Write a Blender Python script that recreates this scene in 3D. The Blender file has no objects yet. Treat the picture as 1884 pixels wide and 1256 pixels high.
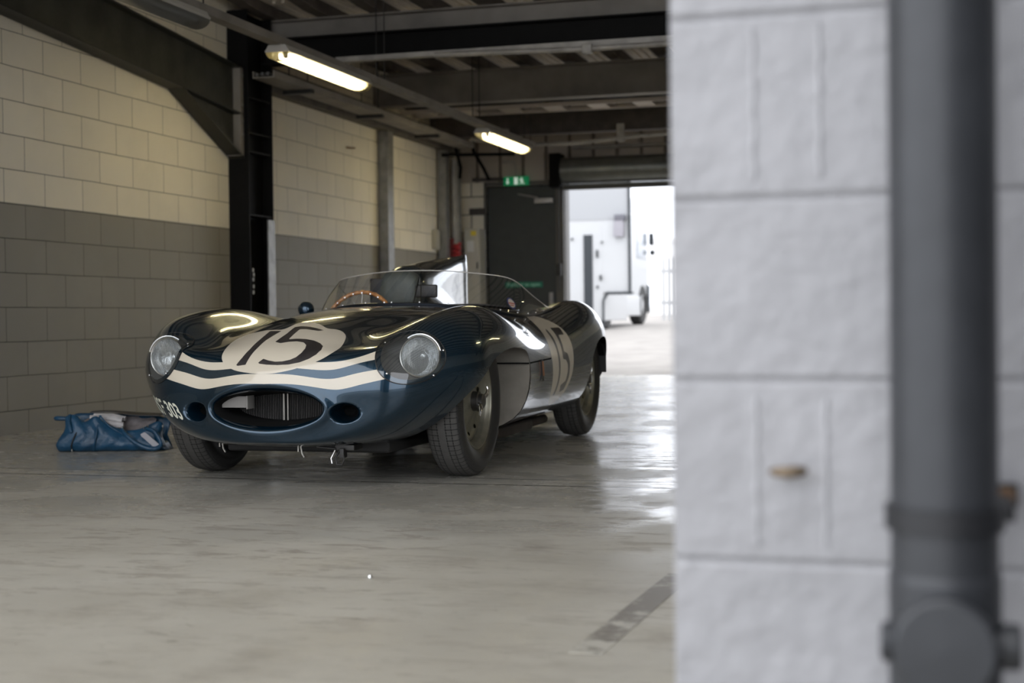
import bpy, bmesh, math, random
import numpy as np
from mathutils import Vector, Matrix
from mathutils.bvhtree import BVHTree
random.seed(7)
C = bpy.context.scene.collection
SC = bpy.context.scene

# ------------------------------------------------------------------ camera
CAM_F, CAM_YAW, CAM_PITCH, CAM_ROLL, CAM_H = 2667.7, 0.2855, 0.0171, -0.0110, 0.7328
CAR = (-2.745, 6.381)
def make_camera():
    cy, sy = math.cos(CAM_YAW), math.sin(CAM_YAW)
    w = Vector((-sy*math.cos(CAM_PITCH), cy*math.cos(CAM_PITCH), -math.sin(CAM_PITCH)))
    r0 = Vector((cy, sy, 0)); u0 = r0.cross(w)
    r = r0*math.cos(CAM_ROLL) + u0*math.sin(CAM_ROLL)
    u = -r0*math.sin(CAM_ROLL) + u0*math.cos(CAM_ROLL)
    cam = bpy.data.cameras.new('camera'); o = bpy.data.objects.new('camera', cam); C.objects.link(o)
    m = Matrix((r, u, -w)).transposed().to_4x4(); m.translation = (0, 0, CAM_H)
    o.matrix_world = m
    cam.sensor_width = 36.0; cam.lens = CAM_F*36.0/1884.0
    cam.clip_start = 0.05; cam.clip_end = 300
    cam.dof.use_dof = True; cam.dof.focus_distance = 5.95; cam.dof.aperture_fstop = 2.6; cam.dof.aperture_blades = 0
    SC.camera = o
make_camera()

# ------------------------------------------------------------------ world and exposure
W = bpy.data.worlds.new('overcast'); SC.world = W; W.use_nodes = True
nt = W.node_tree; nt.nodes.clear()
wo = nt.nodes.new('ShaderNodeOutputWorld'); bg = nt.nodes.new('ShaderNodeBackground')
tc = nt.nodes.new('ShaderNodeTexCoord'); sx = nt.nodes.new('ShaderNodeSeparateXYZ'); rp = nt.nodes.new('ShaderNodeValToRGB')
nt.links.new(tc.outputs['Generated'], sx.inputs[0]); nt.links.new(sx.outputs['Z'], rp.inputs['Fac'])
rp.color_ramp.elements[0].position = 0.0; rp.color_ramp.elements[0].color = (0.86, 0.91, 1.0, 1)
rp.color_ramp.elements[1].position = 0.7; rp.color_ramp.elements[1].color = (1.0, 1.0, 1.02, 1)
nt.links.new(rp.outputs[0], bg.inputs['Color']); bg.inputs['Strength'].default_value = 1.0
nt.links.new(bg.outputs[0], wo.inputs['Surface'])
SC.view_settings.view_transform = 'Standard'; SC.view_settings.look = 'None'
SC.view_settings.gamma = 1.0; SC.view_settings.use_curve_mapping = False
SC.view_settings.exposure = 1.62
TUBE_POWER = 9.0

# ------------------------------------------------------------------ materials
MATS = {}
def M(name, col=(0.5, 0.5, 0.5), rough=0.6, metal=0.0, var=0.0, vscale=8.0, bump=0.0, bscale=40.0, emit=None, estr=0.0, coat=0.0, coatr=0.03, dirt=None, dscale=2.0, spec=0.5):
    if name in MATS: return MATS[name]
    m = bpy.data.materials.new(name); m.use_nodes = True; MATS[name] = m
    n = m.node_tree.nodes; l = m.node_tree.links; b = n['Principled BSDF']
    b.inputs['Base Color'].default_value = (*col, 1); b.inputs['Roughness'].default_value = rough
    b.inputs['Metallic'].default_value = metal; b.inputs['Coat Weight'].default_value = coat; b.inputs['Coat Roughness'].default_value = coatr
    b.inputs['Specular IOR Level'].default_value = spec
    if emit: b.inputs['Emission Color'].default_value = (*emit, 1); b.inputs['Emission Strength'].default_value = estr
    t = n.new('ShaderNodeTexCoord')
    if var > 0:
        no = n.new('ShaderNodeTexNoise'); no.inputs['Scale'].default_value = vscale; no.inputs['Detail'].default_value = 6
        l.new(t.outputs['Object'], no.inputs['Vector'])
        cr = n.new('ShaderNodeValToRGB'); cr.color_ramp.elements[0].position = 0.3; cr.color_ramp.elements[1].position = 0.7
        cr.color_ramp.elements[0].color = (*[c*(1-var) for c in (dirt or col)], 1); cr.color_ramp.elements[1].color = (*[min(1, c*(1+var*0.4)) for c in col], 1)
        l.new(no.outputs['Fac'], cr.inputs['Fac']); l.new(cr.outputs[0], b.inputs['Base Color'])
    if bump > 0:
        nb = n.new('ShaderNodeTexNoise'); nb.inputs['Scale'].default_value = bscale; nb.inputs['Detail'].default_value = 4
        l.new(t.outputs['Object'], nb.inputs['Vector'])
        bp = n.new('ShaderNodeBump'); bp.inputs['Strength'].default_value = bump; bp.inputs['Distance'].default_value = 0.01
        l.new(nb.outputs['Fac'], bp.inputs['Height']); l.new(bp.outputs[0], b.inputs['Normal'])
    return m

class NB:
    """small helper to write node graphs"""
    def __init__(s, name):
        s.m = bpy.data.materials.new(name); s.m.use_nodes = True; MATS[name] = s.m
        s.n = s.m.node_tree.nodes; s.l = s.m.node_tree.links; s.b = s.n['Principled BSDF']
        s.tc = s.n.new('ShaderNodeTexCoord')
        sp = s.n.new('ShaderNodeSeparateXYZ'); s.l.new(s.tc.outputs['Object'], sp.inputs[0])
        s.x, s.y, s.z = sp.outputs
    def put(s, sock, v):
        if isinstance(v, (int, float)): sock.default_value = v
        elif isinstance(v, tuple): sock.default_value = v
        else: s.l.new(v, sock)
    def math(s, op, a, b=None, c=None, clamp=False):
        k = s.n.new('ShaderNodeMath'); k.operation = op; k.use_clamp = clamp
        s.put(k.inputs[0], a)
        if b is not None: s.put(k.inputs[1], b)
        if c is not None: s.put(k.inputs[2], c)
        return k.outputs[0]
    def vec(s, x, y, z):
        k = s.n.new('ShaderNodeCombineXYZ'); s.put(k.inputs[0], x); s.put(k.inputs[1], y); s.put(k.inputs[2], z); return k.outputs[0]
    def noise(s, vec, scale, detail=4, rough=0.5, dist=0.0):
        k = s.n.new('ShaderNodeTexNoise'); s.l.new(vec, k.inputs['Vector']); k.inputs['Scale'].default_value = scale
        k.inputs['Detail'].default_value = detail; k.inputs['Roughness'].default_value = rough; k.inputs['Distortion'].default_value = dist
        return k.outputs['Fac']
    def ramp(s, f, p0, p1, v0=0.0, v1=1.0):
        k = s.n.new('ShaderNodeMapRange'); k.interpolation_type = 'SMOOTHSTEP'; s.put(k.inputs[0], f)
        for i, v in zip((1, 2, 3, 4), (p0, p1, v0, v1)): k.inputs[i].default_value = v
        return k.outputs[0]
    def mix(s, f, a, b):
        k = s.n.new('ShaderNodeMix'); k.data_type = 'RGBA'; s.put(k.inputs[0], f)
        for i, v in ((6, a), (7, b)):
            if isinstance(v, tuple): k.inputs[i].default_value = (*v, 1) if len(v) == 3 else v
            else: s.l.new(v, k.inputs[i])
        return k.outputs[2]
    def bump(s, h, strength, dist):
        k = s.n.new('ShaderNodeBump'); k.inputs['Strength'].default_value = strength; k.inputs['Distance'].default_value = dist
        s.l.new(h, k.inputs['Height']); s.l.new(k.outputs[0], s.b.inputs['Normal'])
    def col(s, c): s.put(s.b.inputs['Base Color'], c)
    def rough(s, r): s.put(s.b.inputs['Roughness'], r)

def block_mat(name, horiz, upper, lower, split, bw=0.45, bh=0.225, mortar=0.006, depth=0.006, mdark=0.75, offset=0.0, rough=0.55, zoff=0.0, dirty=0.15):
    g = NB(name); a = g.y if horiz == 'y' else g.x
    a = g.math('ADD', a, offset)
    v = g.vec(a, g.math('ADD', g.z, zoff), 0.0)
    # wobble the joints a little so they look hand laid
    wob = g.noise(g.tc.outputs['Object'], 3.0, 3)
    wv = g.n.new('ShaderNodeVectorMath'); wv.operation = 'MULTIPLY_ADD'
    g.l.new(g.vec(wob, wob, 0.0), wv.inputs[0]); wv.inputs[1].default_value = (0.010, 0.008, 0); g.l.new(v, wv.inputs[2])
    br = g.n.new('ShaderNodeTexBrick'); g.l.new(wv.outputs[0], br.inputs['Vector'])
    br.inputs['Scale'].default_value = 1.0; br.inputs['Brick Width'].default_value = bw; br.inputs['Row Height'].default_value = bh
    br.inputs['Mortar Size'].default_value = mortar; br.inputs['Mortar Smooth'].default_value = 0.6
    br.inputs['Color1'].default_value = (1, 1, 1, 1); br.inputs['Color2'].default_value = (0.93, 0.93, 0.93, 1)
    br.offset = 0.5
    f = br.outputs['Fac']
    if split is None: base = g.mix(0.0, upper, upper)
    else: base = g.mix(g.math('GREATER_THAN', g.math('ADD', g.z, g.math('MULTIPLY', wob, 0.006)), split), lower, upper)
    mm = g.n.new('ShaderNodeMix'); mm.data_type = 'RGBA'; mm.blend_type = 'MULTIPLY'; mm.inputs[0].default_value = 1.0
    g.l.new(base, mm.inputs[6]); g.l.new(br.outputs['Color'], mm.inputs[7]); base = mm.outputs[2]
    n1 = g.noise(g.tc.outputs['Object'], 2.2, 6, 0.6); n2 = g.noise(g.tc.outputs['Object'], 60.0, 4, 0.6)
    dark = g.mix(g.ramp(n1, 0.42, 0.75, 0.0, dirty), base, tuple(0.5*x for x in upper))
    # a few scuffs and chips
    sc = g.ramp(g.noise(g.vec(g.math('MULTIPLY', a, 2.0), g.math('MULTIPLY', g.z, 5.0), 3.0), 2.6, 8, 0.7), 0.70, 0.76, 0.0, 0.35)
    dark = g.mix(sc, dark, (0.10, 0.09, 0.08))
    mbreak = g.ramp(g.noise(g.tc.outputs['Object'], 5.0, 3), 0.35, 0.6, 0.35, 1.0)
    ff = g.math('MULTIPLY', f, g.math('MULTIPLY', mbreak, 1.0-mdark))
    g.col(g.mix(ff, dark, (0.03, 0.028, 0.025)))
    h = g.math('ADD', g.math('MULTIPLY', g.math('SUBTRACT', 1.0, f), 1.0), g.math('MULTIPLY', n2, 0.14))
    h = g.math('ADD', h, g.math('MULTIPLY', g.noise(g.tc.outputs['Object'], 9.0, 3), 0.35))
    g.bump(h, 0.8, depth); g.rough(rough); g.b.inputs['Specular IOR Level'].default_value = 0.35
    return g.m

# ------------------------------------------------------------------ mesh helpers
def link_mesh(name, V, F, mats, parent=None, smooth=True, mi=None, normals=None, angle=None):
    me = bpy.data.meshes.new(name)
    me.from_pydata([tuple(map(float, v)) for v in V], [], F)
    if not isinstance(mats, (list, tuple)): mats = [mats]
    for m in mats: me.materials.append(m)
    if mi is not None: me.polygons.foreach_set('material_index', list(mi))
    me.polygons.foreach_set('use_smooth', [smooth]*len(me.polygons))
    me.update()
    if normals is not None: me.normals_split_custom_set_from_vertices([tuple(map(float, n)) for n in normals])
    elif smooth and angle is not None: me.set_sharp_from_angle(angle=math.radians(angle))
    o = bpy.data.objects.new(name, me); C.objects.link(o)
    if parent: o.parent = parent
    return o

class MB:
    """collects boxes, tubes, lathes and prisms for ONE mesh object"""
    def __init__(s): s.V = []; s.F = []; s.I = []; s.mi = 0
    def add(s, V, F):
        k = len(s.V); s.V += [tuple(v) for v in V]
        for f in F: s.F.append([i+k for i in f]); s.I.append(s.mi)
        return s
    def box(s, x0, x1, y0, y1, z0, z1, b=0.0):
        if b <= 0:
            V = [(x, y, z) for x in (x0, x1) for y in (y0, y1) for z in (z0, z1)]
            return s.add(V, [(0, 1, 3, 2), (4, 6, 7, 5), (0, 4, 5, 1), (2, 3, 7, 6), (0, 2, 6, 4), (1, 5, 7, 3)])
        bm = bmesh.new(); bmesh.ops.create_cube(bm, size=1.0)
        for v in bm.verts: v.co = Vector(((x0+x1)/2+v.co.x*(x1-x0), (y0+y1)/2+v.co.y*(y1-y0), (z0+z1)/2+v.co.z*(z1-z0)))
        bmesh.ops.bevel(bm, geom=bm.edges[:], offset=b, segments=3, affect='EDGES', profile=0.6)
        bm.verts.index_update(); s.add([v.co[:] for v in bm.verts], [[v.index for v in f.verts] for f in bm.faces]); bm.free(); return s
    def tube(s, pts, r, n=10, cap=True, closed=False):
        pts = [Vector(p) for p in pts]; m = len(pts); rr = r if isinstance(r, (list, tuple)) else [r]*m
        V = []; prev = None
        for i, p in enumerate(pts):
            if closed: t = (pts[(i+1) % m]-pts[i-1]).normalized()
            else: t = (pts[min(i+1, m-1)]-pts[max(i-1, 0)]).normalized()
            if prev is None:
                a = Vector((0, 0, 1)) if abs(t.z) < 0.9 else Vector((1, 0, 0)); nn = (a-t*a.dot(t)).normalized()
            else: nn = (prev-t*prev.dot(t)).normalized()
            prev = nn; bb = t.cross(nn)
            for k in range(n):
                q = 2*math.pi*k/n; V.append(p+(nn*math.cos(q)+bb*math.sin(q))*rr[i])
        F = []
        for i in range(m if closed else m-1):
            for k in range(n):
                a = i*n+k; b = i*n+(k+1) % n; c = ((i+1) % m)*n
                F.append((a, b, c+(k+1) % n, c+k))
        if cap and not closed: F.append(list(range(n))[::-1]); F.append([(m-1)*n+k for k in range(n)])
        return s.add(V, F)
    def lathe(s, prof, axis='x', c=(0, 0, 0), n=48, closed=False):
        # prof: (along axis, radius)
        V = []; m = len(prof)
        for a, r in prof:
            for k in range(n):
                q = 2*math.pi*k/n; p, t = r*math.cos(q), r*math.sin(q)
                V.append({'x': (c[0]+a, c[1]+p, c[2]+t), 'y': (c[0]+t, c[1]+a, c[2]+p), 'z': (c[0]+p, c[1]+t, c[2]+a)}[axis])
        F = []
        for i in range(m if closed else m-1):
            for k in range(n):
                F.append((i*n+k, i*n+(k+1) % n, ((i+1) % m)*n+(k+1) % n, ((i+1) % m)*n+k))
        return s.add(V, F)
    def prism(s, poly, axis, a0, a1):
        # poly given in the two other axes (in xyz order)
        n = len(poly)
        def P(p, a): return {'x': (a, p[0], p[1]), 'y': (p[0], a, p[1]), 'z': (p[0], p[1], a)}[axis]
        V = [P(p, a0) for p in poly]+[P(p, a1) for p in poly]
        F = [list(range(n))[::-1], list(range(n, 2*n))]+[(i, (i+1) % n, n+(i+1) % n, n+i) for i in range(n)]
        return s.add(V, F)
    def build(s, name, mats, parent=None, smooth=True, angle=35, loc=None):
        V = s.V
        if loc is not None: V = [(v[0]-loc[0], v[1]-loc[1], v[2]-loc[2]) for v in V]
        o = link_mesh(name, V, s.F, mats, parent, smooth, s.I, angle=angle)
        bm = bmesh.new(); bm.from_mesh(o.data); bmesh.ops.recalc_face_normals(bm, faces=bm.faces[:]); bm.to_mesh(o.data); bm.free()
        if smooth: o.data.set_sharp_from_angle(angle=math.radians(angle))
        if loc is not None: o.location = loc
        return o

def build_each(m, name, mats, parent=None, smooth=True, angle=35):
    """one object for every separate piece collected in m"""
    n = len(m.V); p = list(range(n))
    def f(a):
        while p[a] != a: p[a] = p[p[a]]; a = p[a]
        return a
    for F in m.F:
        for i in F[1:]:
            a, b = f(F[0]), f(i)
            if a != b: p[a] = b
    out = []; groups = {}
    for k, F in enumerate(m.F): groups.setdefault(f(F[0]), []).append(k)
    for ks in groups.values():
        ids = sorted({i for k in ks for i in m.F[k]}); mp = {i: j for j, i in enumerate(ids)}; q = MB()
        q.V = [m.V[i] for i in ids]; q.F = [[mp[i] for i in m.F[k]] for k in ks]; q.I = [m.I[k] for k in ks]
        out.append(q.build(name, mats, parent, smooth, angle))
    return out

def thing(name, label, cat, loc=(0, 0, 0), group=None):
    o = bpy.data.objects.new(name, None); C.objects.link(o); o.location = loc; o.empty_display_size = 0.1
    o['label'] = label; o['category'] = cat
    if group: o['group'] = group
    return o
def tag(o, label, cat, group=None, kind=None):
    o['label'] = label; o['category'] = cat
    if group: o['group'] = group
    if kind: o['kind'] = kind
    return o
def struct(o, label=None, cat=None):
    o['kind'] = 'structure'
    if label: o['label'] = label
    if cat: o['category'] = cat
    return o
def plab(o, label): o['label'] = label; return o

# ------------------------------------------------------------------ splines and clipping for the coachwork
def nspline(t, P, te):
    """natural cubic spline through P (n,...) at knots t, evaluated at te"""
    t = np.asarray(t, float); P = np.asarray(P, float); n = len(t); sh = P.shape[1:]; P2 = P.reshape(n, -1)
    h = np.diff(t); A = np.zeros((n, n)); B = np.zeros((n, P2.shape[1])); A[0, 0] = A[-1, -1] = 1
    for i in range(1, n-1):
        A[i, i-1] = h[i-1]; A[i, i] = 2*(h[i-1]+h[i]); A[i, i+1] = h[i]
        B[i] = 6*((P2[i+1]-P2[i])/h[i]-(P2[i]-P2[i-1])/h[i-1])
    S = np.linalg.solve(A, B); te = np.asarray(te, float)
    k = np.clip(np.searchsorted(t, te, side='right')-1, 0, n-2); d = (te-t[k])[:, None]; hk = h[k][:, None]
    a = (S[k+1]-S[k])/(6*hk); b = S[k]/2; c = (P2[k+1]-P2[k])/hk-hk*(2*S[k]+S[k+1])/6
    return (((a*d+b)*d+c)*d+P2[k]).reshape((len(te),)+sh)
def curve(pts, n, closed=False):
    P = np.asarray(pts, float)
    if closed:
        e = 3; P = np.concatenate([P[-e:], P, P[:e+1]])
    L = np.r_[0, np.cumsum(np.sqrt(np.maximum(np.linalg.norm(np.diff(P, axis=0), axis=1), 1e-9)**1.6))]
    if closed:
        te = np.linspace(L[3], L[len(P)-4], n, endpoint=False)
    else: te = np.linspace(0, L[-1], n)
    return nspline(L, P, te)
def poly_sdf(P, Q):
    """signed distance of points P (n,2) to closed polygon Q (m,2); positive inside"""
    P = np.asarray(P); Q = np.asarray(Q, float); d = np.full(len(P), 1e9); s = np.zeros(len(P), int)
    for i in range(len(Q)):
        a, b = Q[i-1], Q[i]; e = b-a; w = P-a
        t = np.clip((w@e)/max(e@e, 1e-12), 0, 1); dd = np.linalg.norm(w-t[:, None]*e, axis=1); d = np.minimum(d, dd)
        c = ((a[1] > P[:, 1]) != (b[1] > P[:, 1]))
        with np.errstate(divide='ignore', invalid='ignore'): xi = (b[0]-a[0])*(P[:, 1]-a[1])/(b[1]-a[1])+a[0]
        s ^= (c & (P[:, 0] < xi)).astype(int)
    return np.where(s == 1, d, -d)

class Shell:
    """quad/triangle surface that can be cut along g = 0"""
    def __init__(s, V, N, F): s.V = V; s.N = N; s.F = F; s.T = np.zeros(len(F), int)   # F (n,4), -1 pads triangles
    def clip(s, g, only=None):
        G = g(s.V); G = np.where(np.abs(G) < 2e-5, 2e-5, G)
        Fm = s.F; val = Fm >= 0; pos = (G[Fm] > 0) & val; neg = (G[Fm] <= 0) & val
        inside = pos.any(1) & ~neg.any(1); cross = pos.any(1) & neg.any(1)
        if only is not None:
            ok = np.isin(s.T, only); inside &= ok; cross &= ok
        keep = ~cross; newF = [Fm[keep]]; newT = [s.T[keep]]; newI = [inside[keep]]
        nv = []; nn = []; cache = {}; base = len(s.V); aF = []; aT = []; aI = []
        for fi in np.nonzero(cross)[0]:
            f = [i for i in Fm[fi] if i >= 0]; A = []; B = []
            for a, b in zip(f, f[1:]+f[:1]):
                (A if G[a] > 0 else B).append(a)
                if (G[a] > 0) != (G[b] > 0):
                    k = (min(a, b), max(a, b))
                    if k not in cache:
                        i, j = k; t = G[i]/(G[i]-G[j]); nv.append(s.V[i]*(1-t)+s.V[j]*t); q = s.N[i]*(1-t)+s.N[j]*t; nn.append(q/np.linalg.norm(q)); cache[k] = base+len(nv)-1
                    A.append(cache[k]); B.append(cache[k])
            for poly, io in ((A, True), (B, False)):
                while len(poly) > 4: aF.append([poly[0], poly[1], poly[2], poly[3]]); aT.append(s.T[fi]); aI.append(io); poly = [poly[0]]+poly[3:]
                if len(poly) >= 3: aF.append((poly+[-1])[:4]); aT.append(s.T[fi]); aI.append(io)
        if nv: s.V = np.vstack([s.V, nv]); s.N = np.vstack([s.N, nn])
        if aF: newF.append(np.array(aF)); newT.append(np.array(aT)); newI.append(np.array(aI, bool))
        s.F = np.vstack(newF); s.T = np.concatenate(newT); return np.concatenate(newI)
    def take(s, mask):
        F = s.F[mask]; ids = np.unique(F[F >= 0]); mp = np.full(len(s.V)+1, -1); mp[ids] = np.arange(len(ids))
        o = Shell(s.V[ids], s.N[ids], np.where(F >= 0, mp[F], -1)); o.T = s.T[mask]; return o
    def remove(s, mask):
        k = s.take(~mask); s.V, s.N, s.F, s.T = k.V, k.N, k.F, k.T
    def faces(s): return [[int(i) for i in f if i >= 0] for f in s.F]
    def boundary(s):
        from collections import Counter
        c = Counter()
        for f in s.faces():
            for a, b in zip(f, f[1:]+f[:1]): c[(min(a, b), max(a, b))] += 1
        return sorted({i for e, k in c.items() if k == 1 for i in e})
    def build(s, name, mats, parent, off=0.0):
        return link_mesh(name, s.V+s.N*off, s.faces(), mats, parent, True, s.T, normals=s.N)
#@@BODY
# ------------------------------------------------------------------ coachwork of the racing car
# coordinates of the car: x across (driver's side negative), y back from the front axle, z up
SIDE = [-90, -62, -38, -16, 6, 20, 32, 43, 54, 65, 77, 90]
def ell(hw, hh, cz, y, bow):
    R = []
    for a in SIDE:
        q = math.radians(a); x = hw*math.cos(q); R.append((x, y+bow*(x/0.27)**2, cz+hh*math.sin(q)))
    return R
NET = [
 ell(.215, .055, .350, -.560, .0), ell(.236, .066, .351, -.680, .012), ell(.253, .078, .352, -.752, .014), ell(.272, .095, .353, -.779, .018), ell(.305, .122, .355, -.778, .026),
 [(0,-.755,.203),(.20,-.745,.210),(.36,-.715,.252),(.455,-.70,.312),(.492,-.697,.380),(.487,-.702,.445),(.45,-.695,.508),(.385,-.69,.553),(.305,-.70,.568),(.22,-.712,.573),(.11,-.722,.577),(0,-.725,.578)],
 [(0,-.65,.182),(.28,-.64,.192),(.47,-.615,.236),(.595,-.590,.320),(.658,-.560,.405),(.672,-.550,.485),(.640,-.557,.565),(.568,-.565,.624),(.46,-.585,.617),(.33,-.60,.612),(.17,-.615,.637),(0,-.62,.648)],
 [(0,-.45,.170),(.32,-.44,.178),(.54,-.425,.225),(.685,-.39,.315),(.772,-.365,.410),(.805,-.365,.505),(.770,-.378,.617),(.660,-.405,.710),(.52,-.43,.696),(.37,-.44,.655),(.20,-.45,.686),(0,-.45,.713)],
 [(0,-.2,.163),(.35,-.2,.170),(.59,-.2,.222),(.745,-.18,.305),(.815,-.17,.410),(.832,-.17,.515),(.801,-.18,.655),(.668,-.2,.763),(.515,-.2,.733),(.365,-.2,.679),(.215,-.2,.724),(0,-.2,.753)],
 [(0,.05,.160),(.35,.05,.163),(.60,.05,.198),(.765,.05,.285),(.832,.05,.400),(.842,.05,.520),(.805,.05,.668),(.662,.05,.785),(.510,.05,.750),(.370,.05,.699),(.225,.05,.748),(0,.05,.774)],
 [(0,.3,.160),(.35,.3,.160),(.60,.3,.180),(.768,.3,.255),(.830,.3,.380),(.836,.3,.520),(.798,.3,.660),(.655,.3,.774),(.51,.3,.750),(.380,.3,.720),(.235,.3,.766),(0,.3,.787)],
 [(0,.6,.162),(.35,.6,.162),(.59,.6,.172),(.750,.6,.248),(.812,.6,.380),(.816,.6,.515),(.772,.6,.638),(.645,.6,.728),(.515,.6,.738),(.39,.6,.752),(.235,.6,.786),(0,.6,.796)],
 [(0,.95,.165),(.35,.95,.165),(.58,.95,.175),(.735,.95,.248),(.800,.95,.375),(.800,.95,.500),(.750,.95,.615),(.645,.95,.702),(.53,.95,.748),(.40,.95,.779),(.22,.95,.800),(0,.95,.803)],
 [(0,1.4,.168),(.35,1.4,.168),(.58,1.4,.178),(.730,1.4,.25),(.788,1.4,.375),(.790,1.4,.500),(.748,1.4,.622),(.648,1.4,.710),(.53,1.4,.756),(.40,1.4,.783),(.22,1.4,.800),(0,1.4,.803)],
 [(0,1.8,.172),(.35,1.8,.172),(.58,1.8,.182),(.725,1.8,.252),(.786,1.8,.380),(.793,1.8,.520),(.762,1.8,.665),(.645,1.8,.768),(.52,1.8,.772),(.40,1.8,.783),(.22,1.8,.798),(0,1.8,.800)],
 [(0,2.15,.178),(.35,2.15,.178),(.57,2.15,.190),(.718,2.15,.26),(.780,2.15,.39),(.792,2.15,.540),(.765,2.15,.698),(.640,2.15,.820),(.50,2.15,.808),(.37,2.15,.780),(.20,2.15,.782),(0,2.15,.785)],
 [(0,2.45,.19),(.33,2.45,.19),(.55,2.45,.205),(.69,2.45,.28),(.752,2.45,.405),(.765,2.45,.550),(.735,2.45,.700),(.612,2.45,.812),(.48,2.45,.795),(.355,2.45,.760),(.19,2.45,.756),(0,2.45,.757)],
 [(0,2.75,.225),(.29,2.75,.225),(.49,2.75,.245),(.61,2.75,.315),(.670,2.75,.42),(.68,2.75,.54),(.645,2.75,.66),(.54,2.75,.742),(.43,2.75,.727),(.32,2.75,.696),(.17,2.75,.688),(0,2.75,.69)],
 [(0,3.0,.31),(.22,3.0,.31),(.38,2.99,.33),(.48,2.98,.375),(.525,2.98,.44),(.53,2.98,.515),(.50,2.98,.582),(.42,2.99,.622),(.33,3.0,.615),(.24,3.0,.598),(.13,3.0,.590),(0,3.0,.59)],
 [(0,3.10,.41),(.13,3.10,.41),(.22,3.10,.415),(.27,3.09,.43),(.29,3.09,.455),(.29,3.09,.48),(.275,3.09,.505),(.23,3.10,.52),(.18,3.10,.52),(.13,3.10,.515),(.07,3.10,.512),(0,3.10,.512)],
 [(0,3.125,.458),(.02,3.125,.458),(.035,3.125,.459),(.04,3.125,.46),(.045,3.125,.463),(.045,3.125,.466),(.04,3.125,.469),(.035,3.125,.470),(.03,3.125,.471),(.02,3.125,.472),(.01,3.125,.472),(0,3.125,.472)],
]
NET = np.array(NET, float)
def chord(P, ax):
    d = np.linalg.norm(np.diff(P, axis=ax), axis=2); d = np.sqrt(np.maximum(d, 1e-4)).mean(axis=1-ax) if False else d.mean(axis=1-ax)
    return np.r_[0, np.cumsum(np.maximum(d, 0.01)**0.75)]
def body_grid():
    nr, ncol = NET.shape[:2]
    L = NET[:, ::-1][:, :-1] * np.array([-1, 1, 1])       # mirrored half, top centre -> bottom (without bottom centre)
    full = np.concatenate([NET, L[:, :]], axis=1)            # 12 + 11 columns, first of L duplicates the top centre
    full = np.concatenate([NET, (NET[:, 1:-1][:, ::-1])*np.array([-1, 1, 1])], axis=1)   # 22 columns, closed
    e = 4; ext = np.concatenate([full[:, -e:], full, full[:, :e+1]], axis=1)
    kc = chord(ext, 1); kr = chord(full, 0)
    # ring samples: finer over the bonnet
    n = full.shape[1]; a = kc[e:e+n+1]
    ts = []
    for i in range(n):
        j = i if i < 11 else 21-i
        m = 12 if j <= 2 else (16 if j <= 4 else (26 if j <= 6 else 36))
        ts += list(np.linspace(a[i], a[i+1], m, endpoint=False))
    rs = []
    for i in range(nr-1):
        m = [10, 8, 8, 8, 16, 36, 60, 62, 60, 40, 30, 26, 28, 26, 26, 24, 22, 20, 12, 10][i]
        rs += list(np.linspace(kr[i], kr[i+1], m, endpoint=False))
    rs.append(kr[-1])
    A = nspline(kr, ext, rs)                                 # (R, cols, 3)
    Bm = nspline(kc, A.transpose(1, 0, 2), ts).transpose(1, 0, 2)
    return Bm
DUCT = (.348, .335)
def dent(P):
    """press the two brake-cooling ducts into the nose"""
    X, Z = np.abs(P[..., 0]), P[..., 2]; front = P[..., 1] < -.5
    r = np.sqrt(((X-DUCT[0])/.046)**2+((Z-DUCT[1])/.032)**2)
    t = np.clip((1.45-r)/1.0, 0, 1); s = t*t*t*(t*(6*t-15)+10)
    P[..., 1] += np.where(front, .115*s, 0)
    P[..., 0] -= np.where(front, np.sign(P[..., 0])*.02*s, 0)
    return P
def body_shell():
    P = dent(body_grid()); R, K = P.shape[:2]
    du = np.roll(P, -1, 1)-np.roll(P, 1, 1); dv = np.gradient(P, axis=0)
    N = np.cross(dv, du); N /= np.maximum(np.linalg.norm(N, axis=2, keepdims=True), 1e-12)
    if N[R//2, K//2, 2] < 0: N = -N
    idx = np.arange(R*K).reshape(R, K)
    a = idx[:-1]; b = np.roll(a, -1, 1); c = np.roll(idx[1:], -1, 1); d = idx[1:]
    F = np.stack([a, d, c, b], -1).reshape(-1, 4)
    v = P.reshape(-1, 3); f = F[len(F)//2+K//3]; n = np.cross(v[f[1]]-v[f[0]], v[f[2]]-v[f[0]])
    if n@N.reshape(-1, 3)[f[0]] < 0: F = F[:, ::-1]
    return Shell(v, N.reshape(-1, 3), F)
# wheel arches in side view (y, z)
ARCH_F = curve([(-.375,.05),(-.385,.22),(-.365,.36),(-.25,.49),(-.06,.565),(.15,.588),(.34,.578),(.44,.55),(.47,.49),(.475,.36),(.455,.05)], 90)
ARCH_R = curve([(1.90,.05),(1.885,.30),(1.93,.45),(2.05,.555),(2.20,.60),(2.38,.60),(2.53,.54),(2.62,.44),(2.64,.30),(2.62,.05)], 80)
def g_arch(poly):
    def g(P):
        m = np.minimum(poly_sdf(P[:, 1:3], poly), np.abs(P[:, 0])-.43); return np.minimum(m, .62-P[:, 2])
    return g
COCK = curve([(0,.86),(.22,.875),(.38,.95),(.47,1.08),(.495,1.25),(.49,1.42),(.44,1.54),(.30,1.58),(0,1.585),(-.30,1.58),(-.44,1.54),(-.49,1.42),(-.495,1.25),(-.47,1.08),(-.38,.95),(-.22,.875)], 120, True)
def g_cock(P): return np.minimum(poly_sdf(P[:, :2], COCK), P[:, 2]-.5)
HL_C = np.array([.583, -.560, .562]); HL_A = np.array([.262, .150, -.030])/2; HL_B = np.array([.010, .123, .236])/2
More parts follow.
